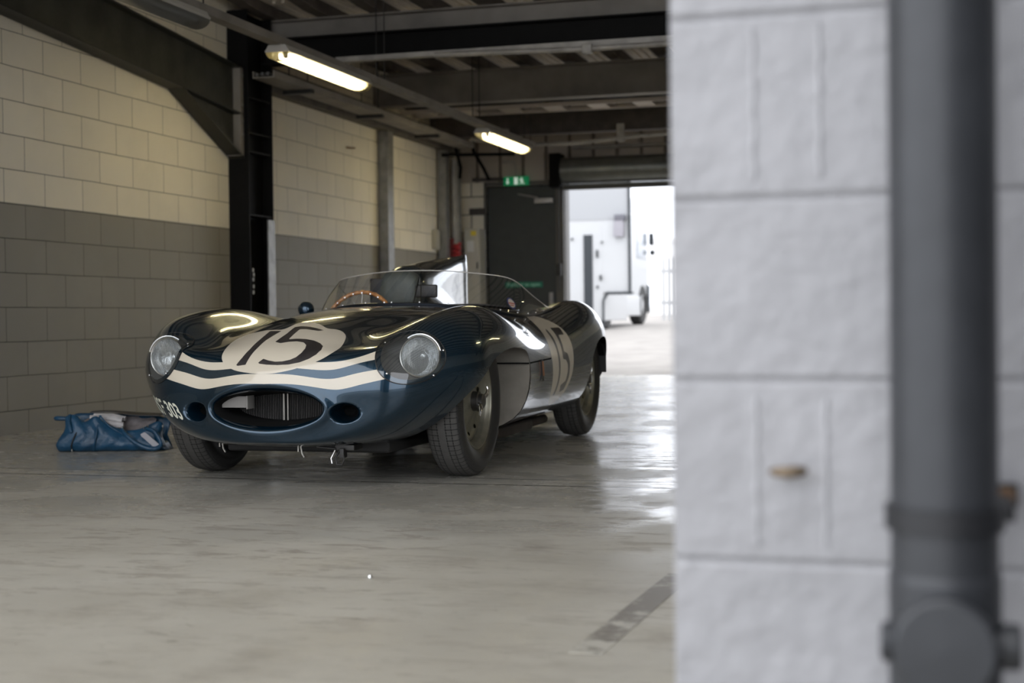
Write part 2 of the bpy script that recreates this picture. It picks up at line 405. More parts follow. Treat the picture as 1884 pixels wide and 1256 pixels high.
HL_N = np.cross(HL_A, HL_B); HL_N /= np.linalg.norm(HL_N); HL_M = np.linalg.inv(np.stack([HL_A, HL_B, HL_N], 1))
if HL_N[1] > 0: HL_N = -HL_N; HL_M = np.linalg.inv(np.stack([HL_A, HL_B, HL_N], 1))
def hl_st(P, side):
    Q = P*np.array([side, 1, 1])-HL_C; return Q@HL_M.T
def g_head(side, k):
    def g(P):
        q = hl_st(P, side); s, t = q[:, 0], q[:, 1]
        r = np.sqrt((s)**2+(t*(1+.16*s))**2)      # egg, blunter outboard
        return np.minimum((k-r)*.12, np.minimum(.25-np.abs(q[:, 2]), P[:, 0]*side-.2))
    return g
#@@ENDBODY
#@@CAR
def text(body, size, mat, parent, M4, name='lettering', ext=.0015, bold=0.0, xs=1.0, shear=0.0):
    cu = bpy.data.curves.new(name, 'FONT'); cu.body = body; cu.size = size; cu.align_x = 'CENTER'; cu.align_y = 'CENTER'; cu.extrude = ext; cu.offset = bold; cu.shear = shear
    to = bpy.data.objects.new(name, cu); C.objects.link(to); bpy.context.view_layer.update()
    me = bpy.data.meshes.new_from_object(to.evaluated_get(bpy.context.evaluated_depsgraph_get())); bpy.data.objects.remove(to)
    me.name = name
    for v in me.vertices: v.co.x *= xs
    me.materials.clear(); me.materials.append(mat); o = bpy.data.objects.new(name, me); C.objects.link(o); o.parent = parent; o.matrix_local = M4; return o
# ------------------------------------------------------------------ paint and trim of the car
def paint_mat():
    g = NB('metallic_blue_paint'); g.b.inputs['Metallic'].default_value = 0.75
    n = g.noise(g.tc.outputs['Object'], 900.0, 2)
    g.col(g.mix(g.ramp(n, .35, .65), (0.004, 0.020, 0.037), (0.009, 0.041, 0.074))); g.rough(0.22)
    g.b.inputs['Coat Weight'].default_value = 1.0; g.b.inputs['Coat Roughness'].default_value = 0.025; g.b.inputs['Coat IOR'].default_value = 1.5
    return g.m
PAINT = paint_mat()
CREAM = M('cream_paint', (0.62, 0.56, 0.45), 0.35, coat=1.0, coatr=0.03)
INKY = M('number_black', (0.020, 0.017, 0.018), 0.4, coat=1.0, coatr=0.03)
BLACK = M('matt_black', (0.005, 0.005, 0.005), 0.85, spec=0.15)
DARKMET = M('dark_metal', (0.06, 0.058, 0.055), 0.45, 0.8, var=0.4)
CHROME = M('chrome', (0.75, 0.75, 0.74), 0.12, 1.0)
ALU = M('raw_aluminium', (0.42, 0.40, 0.36), 0.45, 0.9, var=0.25, vscale=12)
LEATHER = M('dark_green_leather', (0.095, 0.110, 0.098), 0.40, var=0.3, vscale=14, bump=0.25, bscale=160)
BEIGE = M('beige_panel', (0.32, 0.29, 0.245), 0.6, 0.3, var=0.3, vscale=7)
def clear_mat(name, tint=(0.93, 0.95, 0.94), rough=0.0, ior=1.5, boost=0.0):
    m = bpy.data.materials.new(name); m.use_nodes = True; n = m.node_tree.nodes; l = m.node_tree.links; n.clear()
    o = n.new('ShaderNodeOutputMaterial'); mx = n.new('ShaderNodeMixShader'); t = n.new('ShaderNodeBsdfTransparent'); gl = n.new('ShaderNodeBsdfGlossy'); f = n.new('ShaderNodeLayerWeight')
    t.inputs['Color'].default_value = (*tint, 1); gl.inputs['Roughness'].default_value = rough; f.inputs['Blend'].default_value = .5
    a = n.new('ShaderNodeMath'); a.operation = 'MULTIPLY_ADD'; a.inputs[1].default_value = .92; a.inputs[2].default_value = .055+boost; a.use_clamp = True
    pw = n.new('ShaderNodeMath'); pw.operation = 'POWER'; pw.inputs[1].default_value = 4.5; l.new(f.outputs['Facing'], pw.inputs[0])
    l.new(pw.outputs[0], a.inputs[0]); l.new(a.outputs[0], mx.inputs[0]); l.new(t.outputs[0], mx.inputs[1]); l.new(gl.outputs[0], mx.inputs[2]); l.new(mx.outputs[0], o.inputs[0])
    MATS[name] = m; return m
GLASS = clear_mat('clear_perspex', (.985, .985, .98), boost=0.0)
COVER = clear_mat('headlight_cover_glass', (0.90, 0.92, 0.92), boost=0.02)

STRIPE_LO_B = [(0,.459),(.14,.457),(.25,.441),(.32,.434),(.40,.450),(.495,.472),(.62,.502)]
STRIPE_LO_T = [(0,.501),(.12,.498),(.20,.487),(.30,.480),(.39,.500),(.48,.517),(.62,.548)]
STRIPE_HI_B = [(0,.530),(.15,.524),(.25,.516),(.30,.518),(.39,.541),(.465,.558),(.62,.592)]
STRIPE_HI_T = [(0,.560),(.20,.551),(.29,.550),(.35,.558),(.44,.585),(.475,.600),(.62,.650)]
#MARKLISTS
def _dense(P, n=160): return [tuple(p) for p in curve(P, n, True)]
ROUNDEL = _dense([(-0.2132, -0.1853), (-0.2293, -0.158), (-0.2345, -0.1241), (-0.244, -0.0548), (-0.2375, 0.0191), (-0.2033, 0.0514), (-0.1516, 0.0585), (-0.0915, 0.0613), (-0.0238, 0.0595), (-0.0069, 0.0853), (0.0073, 0.1309), (0.0411, 0.1573), (0.0817, 0.1538), (0.1277, 0.1291), (0.166, 0.1034), (0.2029, 0.1104), (0.2418, 0.0881), (0.2668, 0.0455), (0.2864, -0.0365), (0.2859, -0.1069), (0.2577, -0.1523), (0.218, -0.1816), (0.1451, -0.2152), (0.0914, -0.2326), (0.0456, -0.2425), (-0.0022, -0.2463), (-0.0522, -0.2438), (-0.1086, -0.2344), (-0.1439, -0.2252), (-0.1706, -0.2142)])
DIGITS = [[(-0.0829, 0.048), (-0.087, 0.0066), (-0.0949, -0.0546), (-0.1054, -0.1217), (-0.1245, -0.1699), (-0.1485, -0.2072), (-0.0987, -0.2046), (-0.0864, -0.1642), (-0.0701, -0.1105), (-0.0579, -0.0478), (-0.0397, -0.0004), (-0.0235, 0.0419)],
 [(0.0203, 0.0851), (0.0444, 0.0982), (0.0833, 0.0978), (0.1225, 0.0872), (0.1577, 0.0763), (0.1414, 0.0594), (0.1128, 0.0624), (0.0802, 0.0659), (0.0546, 0.0606), (0.0463, -0.0414), (0.0814, -0.0336), (0.122, -0.0319), (0.1616, -0.038), (0.1948, -0.0543), (0.2168, -0.0776), (0.2223, -0.1112), (0.2123, -0.1447), (0.1889, -0.1693), (0.1502, -0.1902), (0.1026, -0.2036), (0.0524, -0.2083), (0.0001, -0.2073), (-0.0438, -0.2009), (-0.0207, -0.1789), (0.0055, -0.1872), (0.0385, -0.1931), (0.0723, -0.1905), (0.1042, -0.1812), (0.1276, -0.1667), (0.1441, -0.1422), (0.1501, -0.1107), (0.1448, -0.0839), (0.1248, -0.0636), (0.0914, -0.0573), (0.0561, -0.0644), (0.0226, -0.0768), (-0.0073, -0.0648), (0.015, 0.0143)]]
#ENDMARKLISTS
def yzr(q, r=1.0, cy=1.25, cz=.50): z = cz+.245*r*math.sin(q); return (cy+.25*r*math.cos(q)+.35*(z-cz), z)
DOOR_ROUNDEL = [yzr(q*math.pi/30) for q in range(60)]
def yzp(L): return [(1.25+a+.35*b, .50+b) for a, b in L]
DOOR_DIGITS = [yzp([(-.10, -.19), (-.06, -.19), (-.06, .17), (-.10, .15)]), yzp([(.02, .17), (.16, .17), (.16, .13), (.06, .13), (.055, .04), (.12, .03), (.16, -.02), (.165, -.10), (.12, -.17), (.03, -.18), (0, -.14), (.05, -.13), (.10, -.12), (.12, -.07), (.11, -.03), (.07, -.005), (.01, 0)])]
def WQ(P): return np.stack([P[:, 0], .75*P[:, 1]+.66*P[:, 2]], 1)
#@@MARKS
def g_band(lo, hi):
    lo = np.array(lo); hi = np.array(hi)
    la = nspline(lo[:, 0], lo[:, 1:], np.linspace(0, .62, 80))[:, 0]; ha = nspline(hi[:, 0], hi[:, 1:], np.linspace(0, .62, 80))[:, 0]
    def g(P):
        u = np.abs(P[:, 0]); zl = np.interp(u, np.linspace(0, .62, 80), la); zh = np.interp(u, np.linspace(0, .62, 80), ha)
        return np.minimum(np.minimum(P[:, 2]-zl, zh-P[:, 2]), np.minimum(-.25-P[:, 1], .62-u))
    return g
def g_poly(poly, fn, lim):
    def g(P): return np.minimum(poly_sdf(fn(P), poly), lim(P))
    return g

car = thing('racing_car', 'low dark metallic blue open racing car with number 15 on its bonnet', 'car', (CAR[0], CAR[1], 0))
sh = body_shell()
KEEP = Shell(sh.V.copy(), sh.N.copy(), sh.F.copy())
bvh = BVHTree.FromPolygons([tuple(v) for v in KEEP.V], KEEP.faces())
def surf(o, d):
    """point and outward normal where a ray from o along d meets the coachwork"""
    h = bvh.ray_cast(Vector(o), Vector(d).normalized()); 
    if h[0] is None: return None, None
    n = h[1]; n = -n if n.dot(Vector(d)) > 0 else n
    return h[0], n
for k in (0, 1): sh.remove(sh.clip(g_arch((ARCH_F, ARCH_R)[k])))
sh.remove(sh.clip(g_cock))
for r in sh.clip(g_band(STRIPE_LO_B, STRIPE_LO_T)), : sh.T[r] = 1
r = sh.clip(g_band(STRIPE_HI_B, STRIPE_HI_T)); sh.T[r] = 1
r = sh.clip(g_poly(ROUNDEL, WQ, lambda P: np.minimum(P[:, 2]-.44, .3-P[:, 1]))); sh.T[r] = 1
for d in DIGITS:
    r = sh.clip(g_poly(d, WQ, lambda P: np.minimum(P[:, 2]-.44, .3-P[:, 1])), only=[1]); sh.T[r & (sh.T == 1)] = 2
side_lim = lambda P: np.abs(P[:, 0])-.45
YZ = lambda P: P[:, 1:3]
r = sh.clip(g_poly(DOOR_ROUNDEL, YZ, side_lim)); sh.T[r] = 1
for d in DOOR_DIGITS:
    r = sh.clip(g_poly(d, YZ, side_lim), only=[1]); sh.T[r & (sh.T == 1)] = 2
def g_duct(P):
    X = np.abs(P[:, 0]); r = np.sqrt(((X-DUCT[0]+.010)/.036)**2+((P[:, 2]-DUCT[1])/.023)**2); return np.minimum((1-r)*.03, -.5-P[:, 1])
r = sh.clip(g_duct); sh.T[r] = 3
def g_throat(P):
    r = np.sqrt((P[:, 0]/.252)**2+((P[:, 2]-.352)/.077)**2); return np.minimum((1.02-r)*.08, np.minimum(P[:, 1]+.745, -.45-P[:, 1]))
r = sh.clip(g_throat); sh.T[r] = 3
RIMB = {}
def rim_loop(s):
    out = []
    for i in range(96):
        a = 2*math.pi*i/96; k = 1.0
        c_, s_ = math.cos(a), math.sin(a); t = s_/(1+.16*c_)
        q = (HL_C+HL_A*c_+HL_B*t)*np.array([s, 1, 1]); n_ = HL_N*np.array([s, 1, 1])
        p, nn = surf(Vector(q)+Vector(n_)*.25, -Vector(n_))
        if p is not None: out.append(p+nn*.002)
    return out
covers = []
for s in (1, -1):
    rim = sh.clip(g_head(s, 1.0)); covers.append(sh.take(rim)); RIMB[s] = rim_loop(s); sh.T[rim & (sh.T > 0)] = 0; sh.T[rim] = 0
    hole = sh.clip(g_head(s, .86)); sh.remove(hole)
BODY = sh.build('body', [PAINT, CREAM, INKY, BLACK], car)
BODY['label'] = 'dark metallic blue bodywork with cream nose bands and roundels'
sideword = {1: 'on the left wing', -1: 'on the right wing'}

def on_side(y, z, s=1, off=0.0):
    p, n = surf((s*2.0, y, z), (-s, 0, 0)); return p+n*off, n
def on_top(x, y, off=0.0):
    p, n = surf((x, y, 2.0), (0, 0, -1)); return p+n*off, n

# headlights ------------------------------------------------
LENSM = clear_mat('lamp_glass', (0.92, 0.94, 0.95), 0.02, 1.5, 0.03)
REFL = M('lamp_reflector', (0.80, 0.81, 0.82), 0.18, 1.0, bump=0.5, bscale=60)
BUCKET = M('lamp_bucket_grey', (0.13, 0.13, 0.128), 0.45)
SILV = M('silver_trim', (0.70, 0.69, 0.66), 0.28, 1.0)
def lens_mat():
    m = clear_mat('fluted_lens', (.97, .98, .98), .04, 1.5, .05); n = m.node_tree.nodes; l = m.node_tree.links
    tcn = n.new('ShaderNodeTexCoord'); sp = n.new('ShaderNodeSeparateXYZ'); l.new(tcn.outputs['Object'], sp.inputs[0])
    q = n.new('ShaderNodeMath'); q.operation = 'MULTIPLY'; q.inputs[1].default_value = 1100.0; l.new(sp.outputs['X'], q.inputs[0])
    w = n.new('ShaderNodeMath'); w.operation = 'SINE'; l.new(q.outputs[0], w.inputs[0])
    bp_ = n.new('ShaderNodeBump'); bp_.inputs['Strength'].default_value = .8; bp_.inputs['Distance'].default_value = .003; l.new(w.outputs[0], bp_.inputs['Height'])
    for k in n:
        if k.type in ('BSDF_GLOSSY', 'LAYER_WEIGHT'): l.new(bp_.outputs[0], k.inputs['Normal'])
    out = [k for k in n if k.type == 'OUTPUT_MATERIAL'][0]; old = out.inputs[0].links[0].from_socket
    df = n.new('ShaderNodeBsdfDiffuse'); df.inputs['Color'].default_value = (.9, .92, .92, 1); l.new(bp_.outputs[0], df.inputs['Normal'])
    ab = n.new('ShaderNodeMath'); ab.operation = 'MULTIPLY_ADD'; ab.inputs[1].default_value = .10; ab.inputs[2].default_value = .17; l.new(w.outputs[0], ab.inputs[0])
    m2 = n.new('ShaderNodeMixShader'); l.new(ab.outputs[0], m2.inputs[0]); l.new(old, m2.inputs[1]); l.new(df.outputs[0], m2.inputs[2]); l.new(m2.outputs[0], out.inputs[0])
    return m
FLUTE = lens_mat()
for s, cv in zip((1, -1), covers):
    hl = cv.build('headlight', COVER, car, off=0.005)
    hl.data.update()
    plab(hl, 'faired headlight under a clear cover '+sideword[s])
    # bucket: rim ring pushed inward
    hole = cv.clip(g_head(s, .88)); inner = cv.take(hole); b = inner.boundary(); P = inner.V[b]
    st = hl_st(P, s); od = np.argsort(np.arctan2(st[:, 1], st[:, 0])); P = P[od]
    keep = [0]
    for i in range(1, len(P)):
        if np.linalg.norm(P[i]-P[keep[-1]]) > .006: keep.append(i)
    P = P[keep]; nrm = HL_N*np.array([s, 1, 1]); cc = P.mean(0); n = len(P)
    rings = [P-nrm*.001, P+(cc-P)*.02-nrm*.02, P+(cc-P)*.06-nrm*.055, P+(cc-P)*.22-nrm*.085]
    V = np.vstack(rings+[cc[None]-nrm*.09]); F = []
    for k in range(3):
        for i in range(n): F.append((k*n+i, k*n+(i+1) % n, (k+1)*n+(i+1) % n, (k+1)*n+i))
    for i in range(n): F.append((3*n+i, 3*n+(i+1) % n, 4*n))
    link_mesh('lamp_bucket', V, F, BUCKET, hl)
    # dark sealing line round the cover
    bb = [i for i in RIMB[s]]; seal = MB(); seal.tube([tuple(p) for p in bb], .0026, 6, closed=True); seal.build('cover_seal', M('seal_black', (.01, .011, .013), .35), hl)
    lc = Vector((s*.607, -.497, .566)); lr = .086
    m = MB(); m.lathe([(-.010, lr-.003), (-.016, lr-.001), (-.018, lr+.002), (-.012, lr+.005), (.004, lr+.006), (.03, lr+.004)], 'y', (0, 0, 0), 64)
    ring = m.build('headlight_ring', SILV, hl)
    m = MB(); m.lathe([(-.026, 0.0005), (-.0255, .02), (-.0235, .04), (-.020, .06), (-.015, .075), (-.010, lr-.002)], 'y', (0, 0, 0), 64)
    ln = m.build('headlight_lens', FLUTE, hl)
    m = MB(); m.lathe([(-.006, lr-.002), (.010, .078), (.028, .062), (.042, .044), (.052, .024), (.055, .012), (.030, .011), (.026, .0005)], 'y', (0, 0, 0), 64)
    rf = m.build('reflector', REFL, hl)
    m = MB(); m.lathe([(.004, lr+.004), (.04, lr), (.075, .06), (.09, .02), (.09, .0005)], 'y', (0, 0, 0), 48); bw = m.build('lamp_bowl', DARKMET, hl)
    for o_ in (ring, ln, rf, bw): o_.location = lc; o_.rotation_euler = (math.radians(-2), 0, math.radians(5*s))
    m = MB(); m.tube([(math.cos(a)*(lr+.011), -.006, math.sin(a)*(lr+.011)) for a in np.linspace(math.radians(15), math.radians(125), 14)], .0045, 6); cl = m.build('retaining_clip', CHROME, hl); cl.location = lc; cl.scale = (s, 1, 1)
    for (a_, k_) in ((2.55, .93), (-2.25, .93), (-.65, .93), (.35, .93)):
        q = HL_C+HL_A*math.cos(a_)*k_+HL_B*math.sin(a_)*k_; q = q*np.array([s, 1, 1])
        p, nn = surf(Vector(q)+Vector(nrm)*.2, -Vector(nrm))
        if p is None: continue
        m = MB(); m.lathe([(0, .0055), (.003, .005), (.0045, .003), (.005, .0002)], 'z', (0, 0, 0), 14)
        sc = m.build('cover_screw', CHROME, hl); sc.rotation_euler = nn.to_track_quat('Z', 'Y').to_euler(); sc.location = p+nn*.004

# intake, radiator ------------------------------------------
def rad_mat():
    g = NB('radiator_core'); f = g.math('ABSOLUTE', g.math('SINE', g.math('MULTIPLY', g.x, 380.0)))
    n = g.noise(g.vec(g.math('MULTIPLY', g.x, 30.0), 0.0, g.z), 3.0, 3)
    c = g.mix(g.ramp(f, .45, .95), (0.004, 0.004, 0.004), (0.085, 0.08, 0.075)); c = g.mix(g.ramp(n, .35, .7, 0, .7), c, (.02, .02, .02)); g.col(c); g.rough(.5); g.b.inputs['Metallic'].default_value = .5
    g.bump(f, 1.0, .004); return g.m
m = MB(); m.box(-.25, .25, -.575, -.55, .27, .43); rad = m.build('radiator', rad_mat(), car)
m = MB(); m.tube([(.002, -.585, .29), (.002, -.585, .41)], .005); m.tube([(.022, -.588, .285), (.022, -.588, .42)], .004); build_each(m, 'radiator_pipe', ALU, rad)
m = MB(); m.box(-.238, -.122, -.700, -.695, .352, .402, .002); m.box(-.122, -.114, -.703, -.64, .346, .404, .002); build_each(m, 'duct_plate', M('grey_card', (.20, .19, .175), .7), rad)

# wheels ----------------------------------------------------
def tyre_mat():
    g = NB('treaded_rubber'); ax = g.x
    th = g.math('ARCTAN2', g.z, g.y); r = g.math('SQRT', g.math('ADD', g.math('MULTIPLY', g.y, g.y), g.math('MULTIPLY', g.z, g.z)))
    L = g.math('MULTIPLY', th, .345); aa = g.math('ABSOLUTE', ax)
    pitch = .0275
    ph = g.math('ABSOLUTE', g.math('SUBTRACT', g.math('FRACT', g.math('DIVIDE', g.math('ADD', L, 5.0), pitch)), .5))
    ph2 = g.math('ABSOLUTE', g.math('SUBTRACT', g.math('FRACT', g.math('DIVIDE', g.math('ADD', L, 5.0), pitch*.5)), .5))
    def near(a, c, w): return g.ramp(g.math('ABSOLUTE', g.math('SUBTRACT', a, c)), w*.6, w, 1, 0)
    circ = g.math('MAXIMUM', near(aa, .020, .0024), near(aa, .045, .0024))
    dash = g.ramp(ph2, .16, .24, 0, 1); circ = g.math('MULTIPLY', circ, g.math('MAXIMUM', dash, .35))
    lat = g.math('MULTIPLY', g.ramp(ph, .035, .06, 1, 0), g.ramp(aa, .014, .018, 0, 1))
    lat2 = g.math('MULTIPLY', g.ramp(ph2, .05, .09, 1, 0), g.ramp(aa, .058, .062, 0, 1))
    gr = g.math('MAXIMUM', g.math('MAXIMUM', circ, lat), g.math('MULTIPLY', lat2, .0))
    tread = g.math('MULTIPLY', g.ramp(r, .322, .328, 0, 1), g.ramp(aa, .088, .092, 1, 0))
    gr = g.math('MULTIPLY', gr, tread)
    n = g.noise(g.tc.outputs['Object'], 40.0, 5)
    top = g.mix(n, (0.048, 0.046, 0.042), (0.078, 0.074, 0.068)); sw = g.mix(n, (0.016, 0.016, 0.016), (0.026, 0.025, 0.024))
    c = g.mix(g.ramp(r, .326, .334, 0, 1), sw, top); c = g.mix(gr, c, (0.004, 0.004, 0.004)); g.col(c)
    g.rough(g.mix(tread, (.42, .42, .42), (.8, .8, .8)))
    rib = g.math('MULTIPLY', g.math('SINE', g.math('MULTIPLY', L, 900.0)), g.math('MULTIPLY', g.ramp(r, .29, .30, 0, .12), g.ramp(r, .322, .33, 1, 0)))
    g.bump(g.math('ADD', g.math('SUBTRACT', 1.0, gr), rib), 1.0, .006); return g.m
TYRE = tyre_mat()
RIMM = M('bronze_alloy_wheel', (0.25, 0.24, 0.19), 0.38, 0.7, var=0.25, vscale=20)
HUBM = M('hub_steel', (0.16, 0.155, 0.15), 0.35, 0.9, var=0.3, vscale=30)
TP = [(-.056,.213),(-.066,.222),(-.078,.245),(-.0865,.275),(-.086,.298),(-.079,.318),(-.070,.331),(-.060,.3385),(-.045,.342),(-.02,.3445),(0,.345),(.02,.3445),(.045,.342),(.060,.3385),(.070,.331),(.079,.318),(.086,.298),(.0865,.275),(.078,.245),(.066,.222),(.056,.213)]
def disc_mesh():
    rr = np.linspace(.045, .186, 40); K = 240; V = []; Nn = []
    for r in rr:
        a = .004 + .030*math.exp(-((r-.045)/.05)**2) + .012*math.exp(-((r-.172)/.02)**2)
        for k in range(K):
            q = 2*math.pi*k/K; V.append((a, r*math.cos(q), r*math.sin(q))); Nn.append((1, 0, 0))
    F = [(i*K+k, i*K+(k+1) % K, (i+1)*K+(k+1) % K, (i+1)*K+k) for i in range(39) for k in range(K)]
    S = Shell(np.array(V), np.array(Nn, float), np.array(F))
    def g(P):
        r = np.hypot(P[:, 1], P[:, 2]); q = np.arctan2(P[:, 2], P[:, 1]); w = 2*math.pi/10; qq = (q+math.pi) % w-w/2
        return .0095-np.hypot(r-.152, qq*.150*.8)
    S.remove(S.clip(g)); return S
DISC = disc_mesh()
wheel_src = None
def make_wheel(x, y, s, first):
    """s = +1: outer face towards +x"""
    m = MB()
    m.lathe([(.064,.226),(.068,.221),(.066,.214),(.058,.209),(.050,.200),(.040,.196),(.020,.190),(-.02,.178),(-.045,.182),(-.058,.209),(-.066,.215),(-.066,.226)], 'x', (0, 0, 0), 96)
    rim = m.build('wheel', RIMM, car, angle=40); rim.location = (x, y, .345)
    if s < 0: rim.rotation_euler = (0, 0, math.pi)
    m = MB(); m.lathe(TP, 'x', (0, 0, 0), 128); t = m.build('tyre', TYRE, rim, angle=60)
    m = MB(); m.add([tuple(v) for v in DISC.V+np.array([.012, 0, 0])], DISC.faces()); m.build('wheel_disc', RIMM, rim)
    m = MB(); m.lathe([(-.02, .062), (.030, .062), (.040, .056), (.046, .046), (.075, .044), (.078, .040), (.078, .034), (.094, .033), (.099, .026), (.101, .0005)], 'x', (0, 0, 0), 40)
    m.build('hub', HUBM, rim)
    m = MB()
    for q in (.5, .5+math.pi):
        pts = []; rad_ = []
        for k in range(9):
            f = k/8; r = .030+.055*f; a = q+.35*f*f; pts.append((.084+.014*math.sin(f*2.4), r*math.cos(a), r*math.sin(a))); rad_.append(.012-.006*f)
        m.tube(pts, rad_, 10)
    build_each(m, 'spinner', CHROME, rim)
    m = MB(); m.lathe([(-.07, .0005), (-.07, .155), (-.035, .160), (-.03, .150), (-.03, .0005)], 'x', (0, 0, 0), 48); m.build('brake_disc', M('brake_dark', (.03, .028, .026), .6, .6), rim)
    return rim
def copy_tree(o, parent=None):
    c = o.copy(); C.objects.link(c); c.parent = parent
    for ch in o.children: copy_tree(ch, c)
    return c
w0 = make_wheel(.637, 0, 1, True)
for (x, y, s) in ((-.637, 0, -1), (.603, 2.30, 1), (-.603, 2.30, -1)):
    w = copy_tree(w0, car); w.location = (x, y, .345); w.rotation_euler = (0.7 if s > 0 else .3, 0, 0 if s > 0 else math.pi)

# wheel wells, inner panels, underside ----------------------
for s in (1, -1):
    for (poly, nm) in ((ARCH_F, 0), (ARCH_R, 1)):
        Q = [p for p in poly[2:-2] if p[1] > .42 and (nm == 1 or p[0] < .40)]; c0 = np.mean(Q, axis=0); Q = [(c0[0]+(p[0]-c0[0])*1.02, c0[1]+(p[1]-c0[1])*1.035) for p in Q]
        n = len(Q); V = []; F = []
        for x in (.40, .58, .72):
            for p in Q: V.append((s*x, p[0], p[1]))
        for k in range(2):
            for i in range(n-1): F.append((k*n+i, k*n+i+1, (k+1)*n+i+1, (k+1)*n+i))
        if nm == 1: F.append([i for i in range(n)])
        link_mesh('wheel_well', V, F, BLACK, car)
    Q = [(.28, .60), (.28, .175)]+[(abs(on_side(.47, z, s)[0].x)-.003, z) for z in (.18, .20, .23, .27, .32, .38, .44, .50, .55, .60)]
    m = MB()
    m.prism([(s*x, z) for x, z in Q], 'y', .468, .474); m.build('inner_panel', BEIGE, car, smooth=False)
    m = MB(); m.box(*sorted((s*.42, s*(abs(on_side(.47, .505, s)[0].x)-.004))), .455, .47, .500, .507); m.build('panel_seam', BLACK, car)
UND = M('underside', (.02, .019, .018), .7)
m = MB(); m.box(-.40, .40, -.35, 2.9, .13, .19, .02); m.build('floor_pan', UND, car)
m = MB(); m.tube([(-.6, 0, .33), (.6, 0, .33)], .02); m.tube([(-.55, 0.03, .24), (.55, 0.03, .24)], .016); m.tube([(-.6, 2.3, .345), (.6, 2.3, .345)], .035); build_each(m, 'axle', UND, car)
m = MB()
for dx, dz in ((.50, .135), (.555, .14)):
    m.tube([(dx-.05, .35, dz+.05), (dx, .5, dz+.01), (dx, .8, dz), (dx, 1.35, dz), (dx+.03, 1.6, dz+.01)], .026, 14)
build_each(m, 'exhaust_pipe', M('sooty_pipe', (.055, .045, .04), .55, .6, var=.5), car)
m = MB(); m.box(.40, .62, .60, 1.25, .115, .175, .02); m.build('silencer', MATS['sooty_pipe'], car)
m = MB(); m.box(.53, .728, 2.60, 2.61, .375, .56, .003); mf = m.build('mud_flap', M('flap_rubber', (.02, .021, .02), .6), car)
m = MB(); m.box(-.728, -.53, 2.60, 2.61, .375, .56, .003); m.build('mud_flap', MATS['flap_rubber'], car)

# tow shackle and pins under the nose -----------------------
p0, _ = surf((.30, -.55, 0), (0, 0, 1))
z0 = p0.z
m = MB(); m.box(.245, .335, -.60, -.50, z0-.02, z0+.005, .004); m.tube([(.25, -.60, z0-.012), (.17, -.62, z0-.004)], .005); m.box(.275, .295, -.62, -.58, z0-.05, z0-.01, .003)
m.tube([(.27, -.61, z0-.02), (.255, -.615, z0-.05), (.262, -.618, z0-.078), (.285, -.618, z0-.08), (.296, -.615, z0-.055), (.285, -.61, z0-.02)], .0045, 10)
build_each(m, 'tow_shackle', DARKMET, car)
m = MB(); m.tube([(.262, -.635, z0-.015), (.245, -.64, z0-.05), (.250, -.642, z0-.072)], .004); build_each(m, 'shackle_pin', CHROME, car)
for x, y in ((-.345, -.50), (.095, -.62)):
    p1, _ = surf((x, y, 0), (0, 0, 1)); m = MB(); m.tube([(x-.012, y, p1.z+.004), (x-.012, y, p1.z-.022)], .004); m.tube([(x, y, p1.z+.004), (x+.006, y, p1.z-.03), (x+.016, y, p1.z-.045)], .0045); build_each(m, 'drain_pin', ALU, car)

# bonnet seam and leather latch strap on the flanks ----------
for s in (1, -1):
    pts = [on_side(y, .505+.012*(y-.475), s, -.001)[0] for y in np.linspace(.48, .98, 14)]
    m = MB(); m.tube(pts, .0042, 8)
    m.build('shut_line', BLACK, car)
    a, n = on_side(.74, .47, s, .004); q = n.to_track_quat('Z', 'Y').to_matrix()
    m = MB(); m.box(-.009, .009, -.04, .035, 0, .006, .002); o = m.build('latch_strap', M('tan_leather', (.20, .09, .04), .5), car); o.location = a; o.rotation_euler = Matrix((Vector((0, 1, 0)), n.cross(Vector((0, 1, 0))), n)).transposed().to_euler() if s > 0 else Matrix((Vector((0, -1, 0)), n.cross(Vector((0, -1, 0))), n)).transposed().to_euler()
    m = MB(); m.box(-.016, .016, -.065, .045, 0, .003, .001); o2 = m.build('latch_plate', DARKMET, car); o2.location = a-n*.003; o2.rotation_euler = o.rotation_euler

# registration painted on the nose beside the duct
pt = text('RSF 303', .098, M('plate_cream', (.60, .60, .50), .5), car, Matrix.Identity(4), name='registration', ext=0.0, bold=.0022, xs=.62)
xm = max(v.co.x for v in pt.data.vertices)
for v in pt.data.vertices:
    tx, ty = v.co.x-xm, v.co.y+.035
    u = -.412+tx*.98-ty*.62; z = .294+ty*.98-tx*.16
    p, n = surf((u, -2, z), (0, 1, 0))
    if p is None: p = Vector((u, -.45, z)); n = Vector((0, -1, 0))
    v.co = p+n*.0015
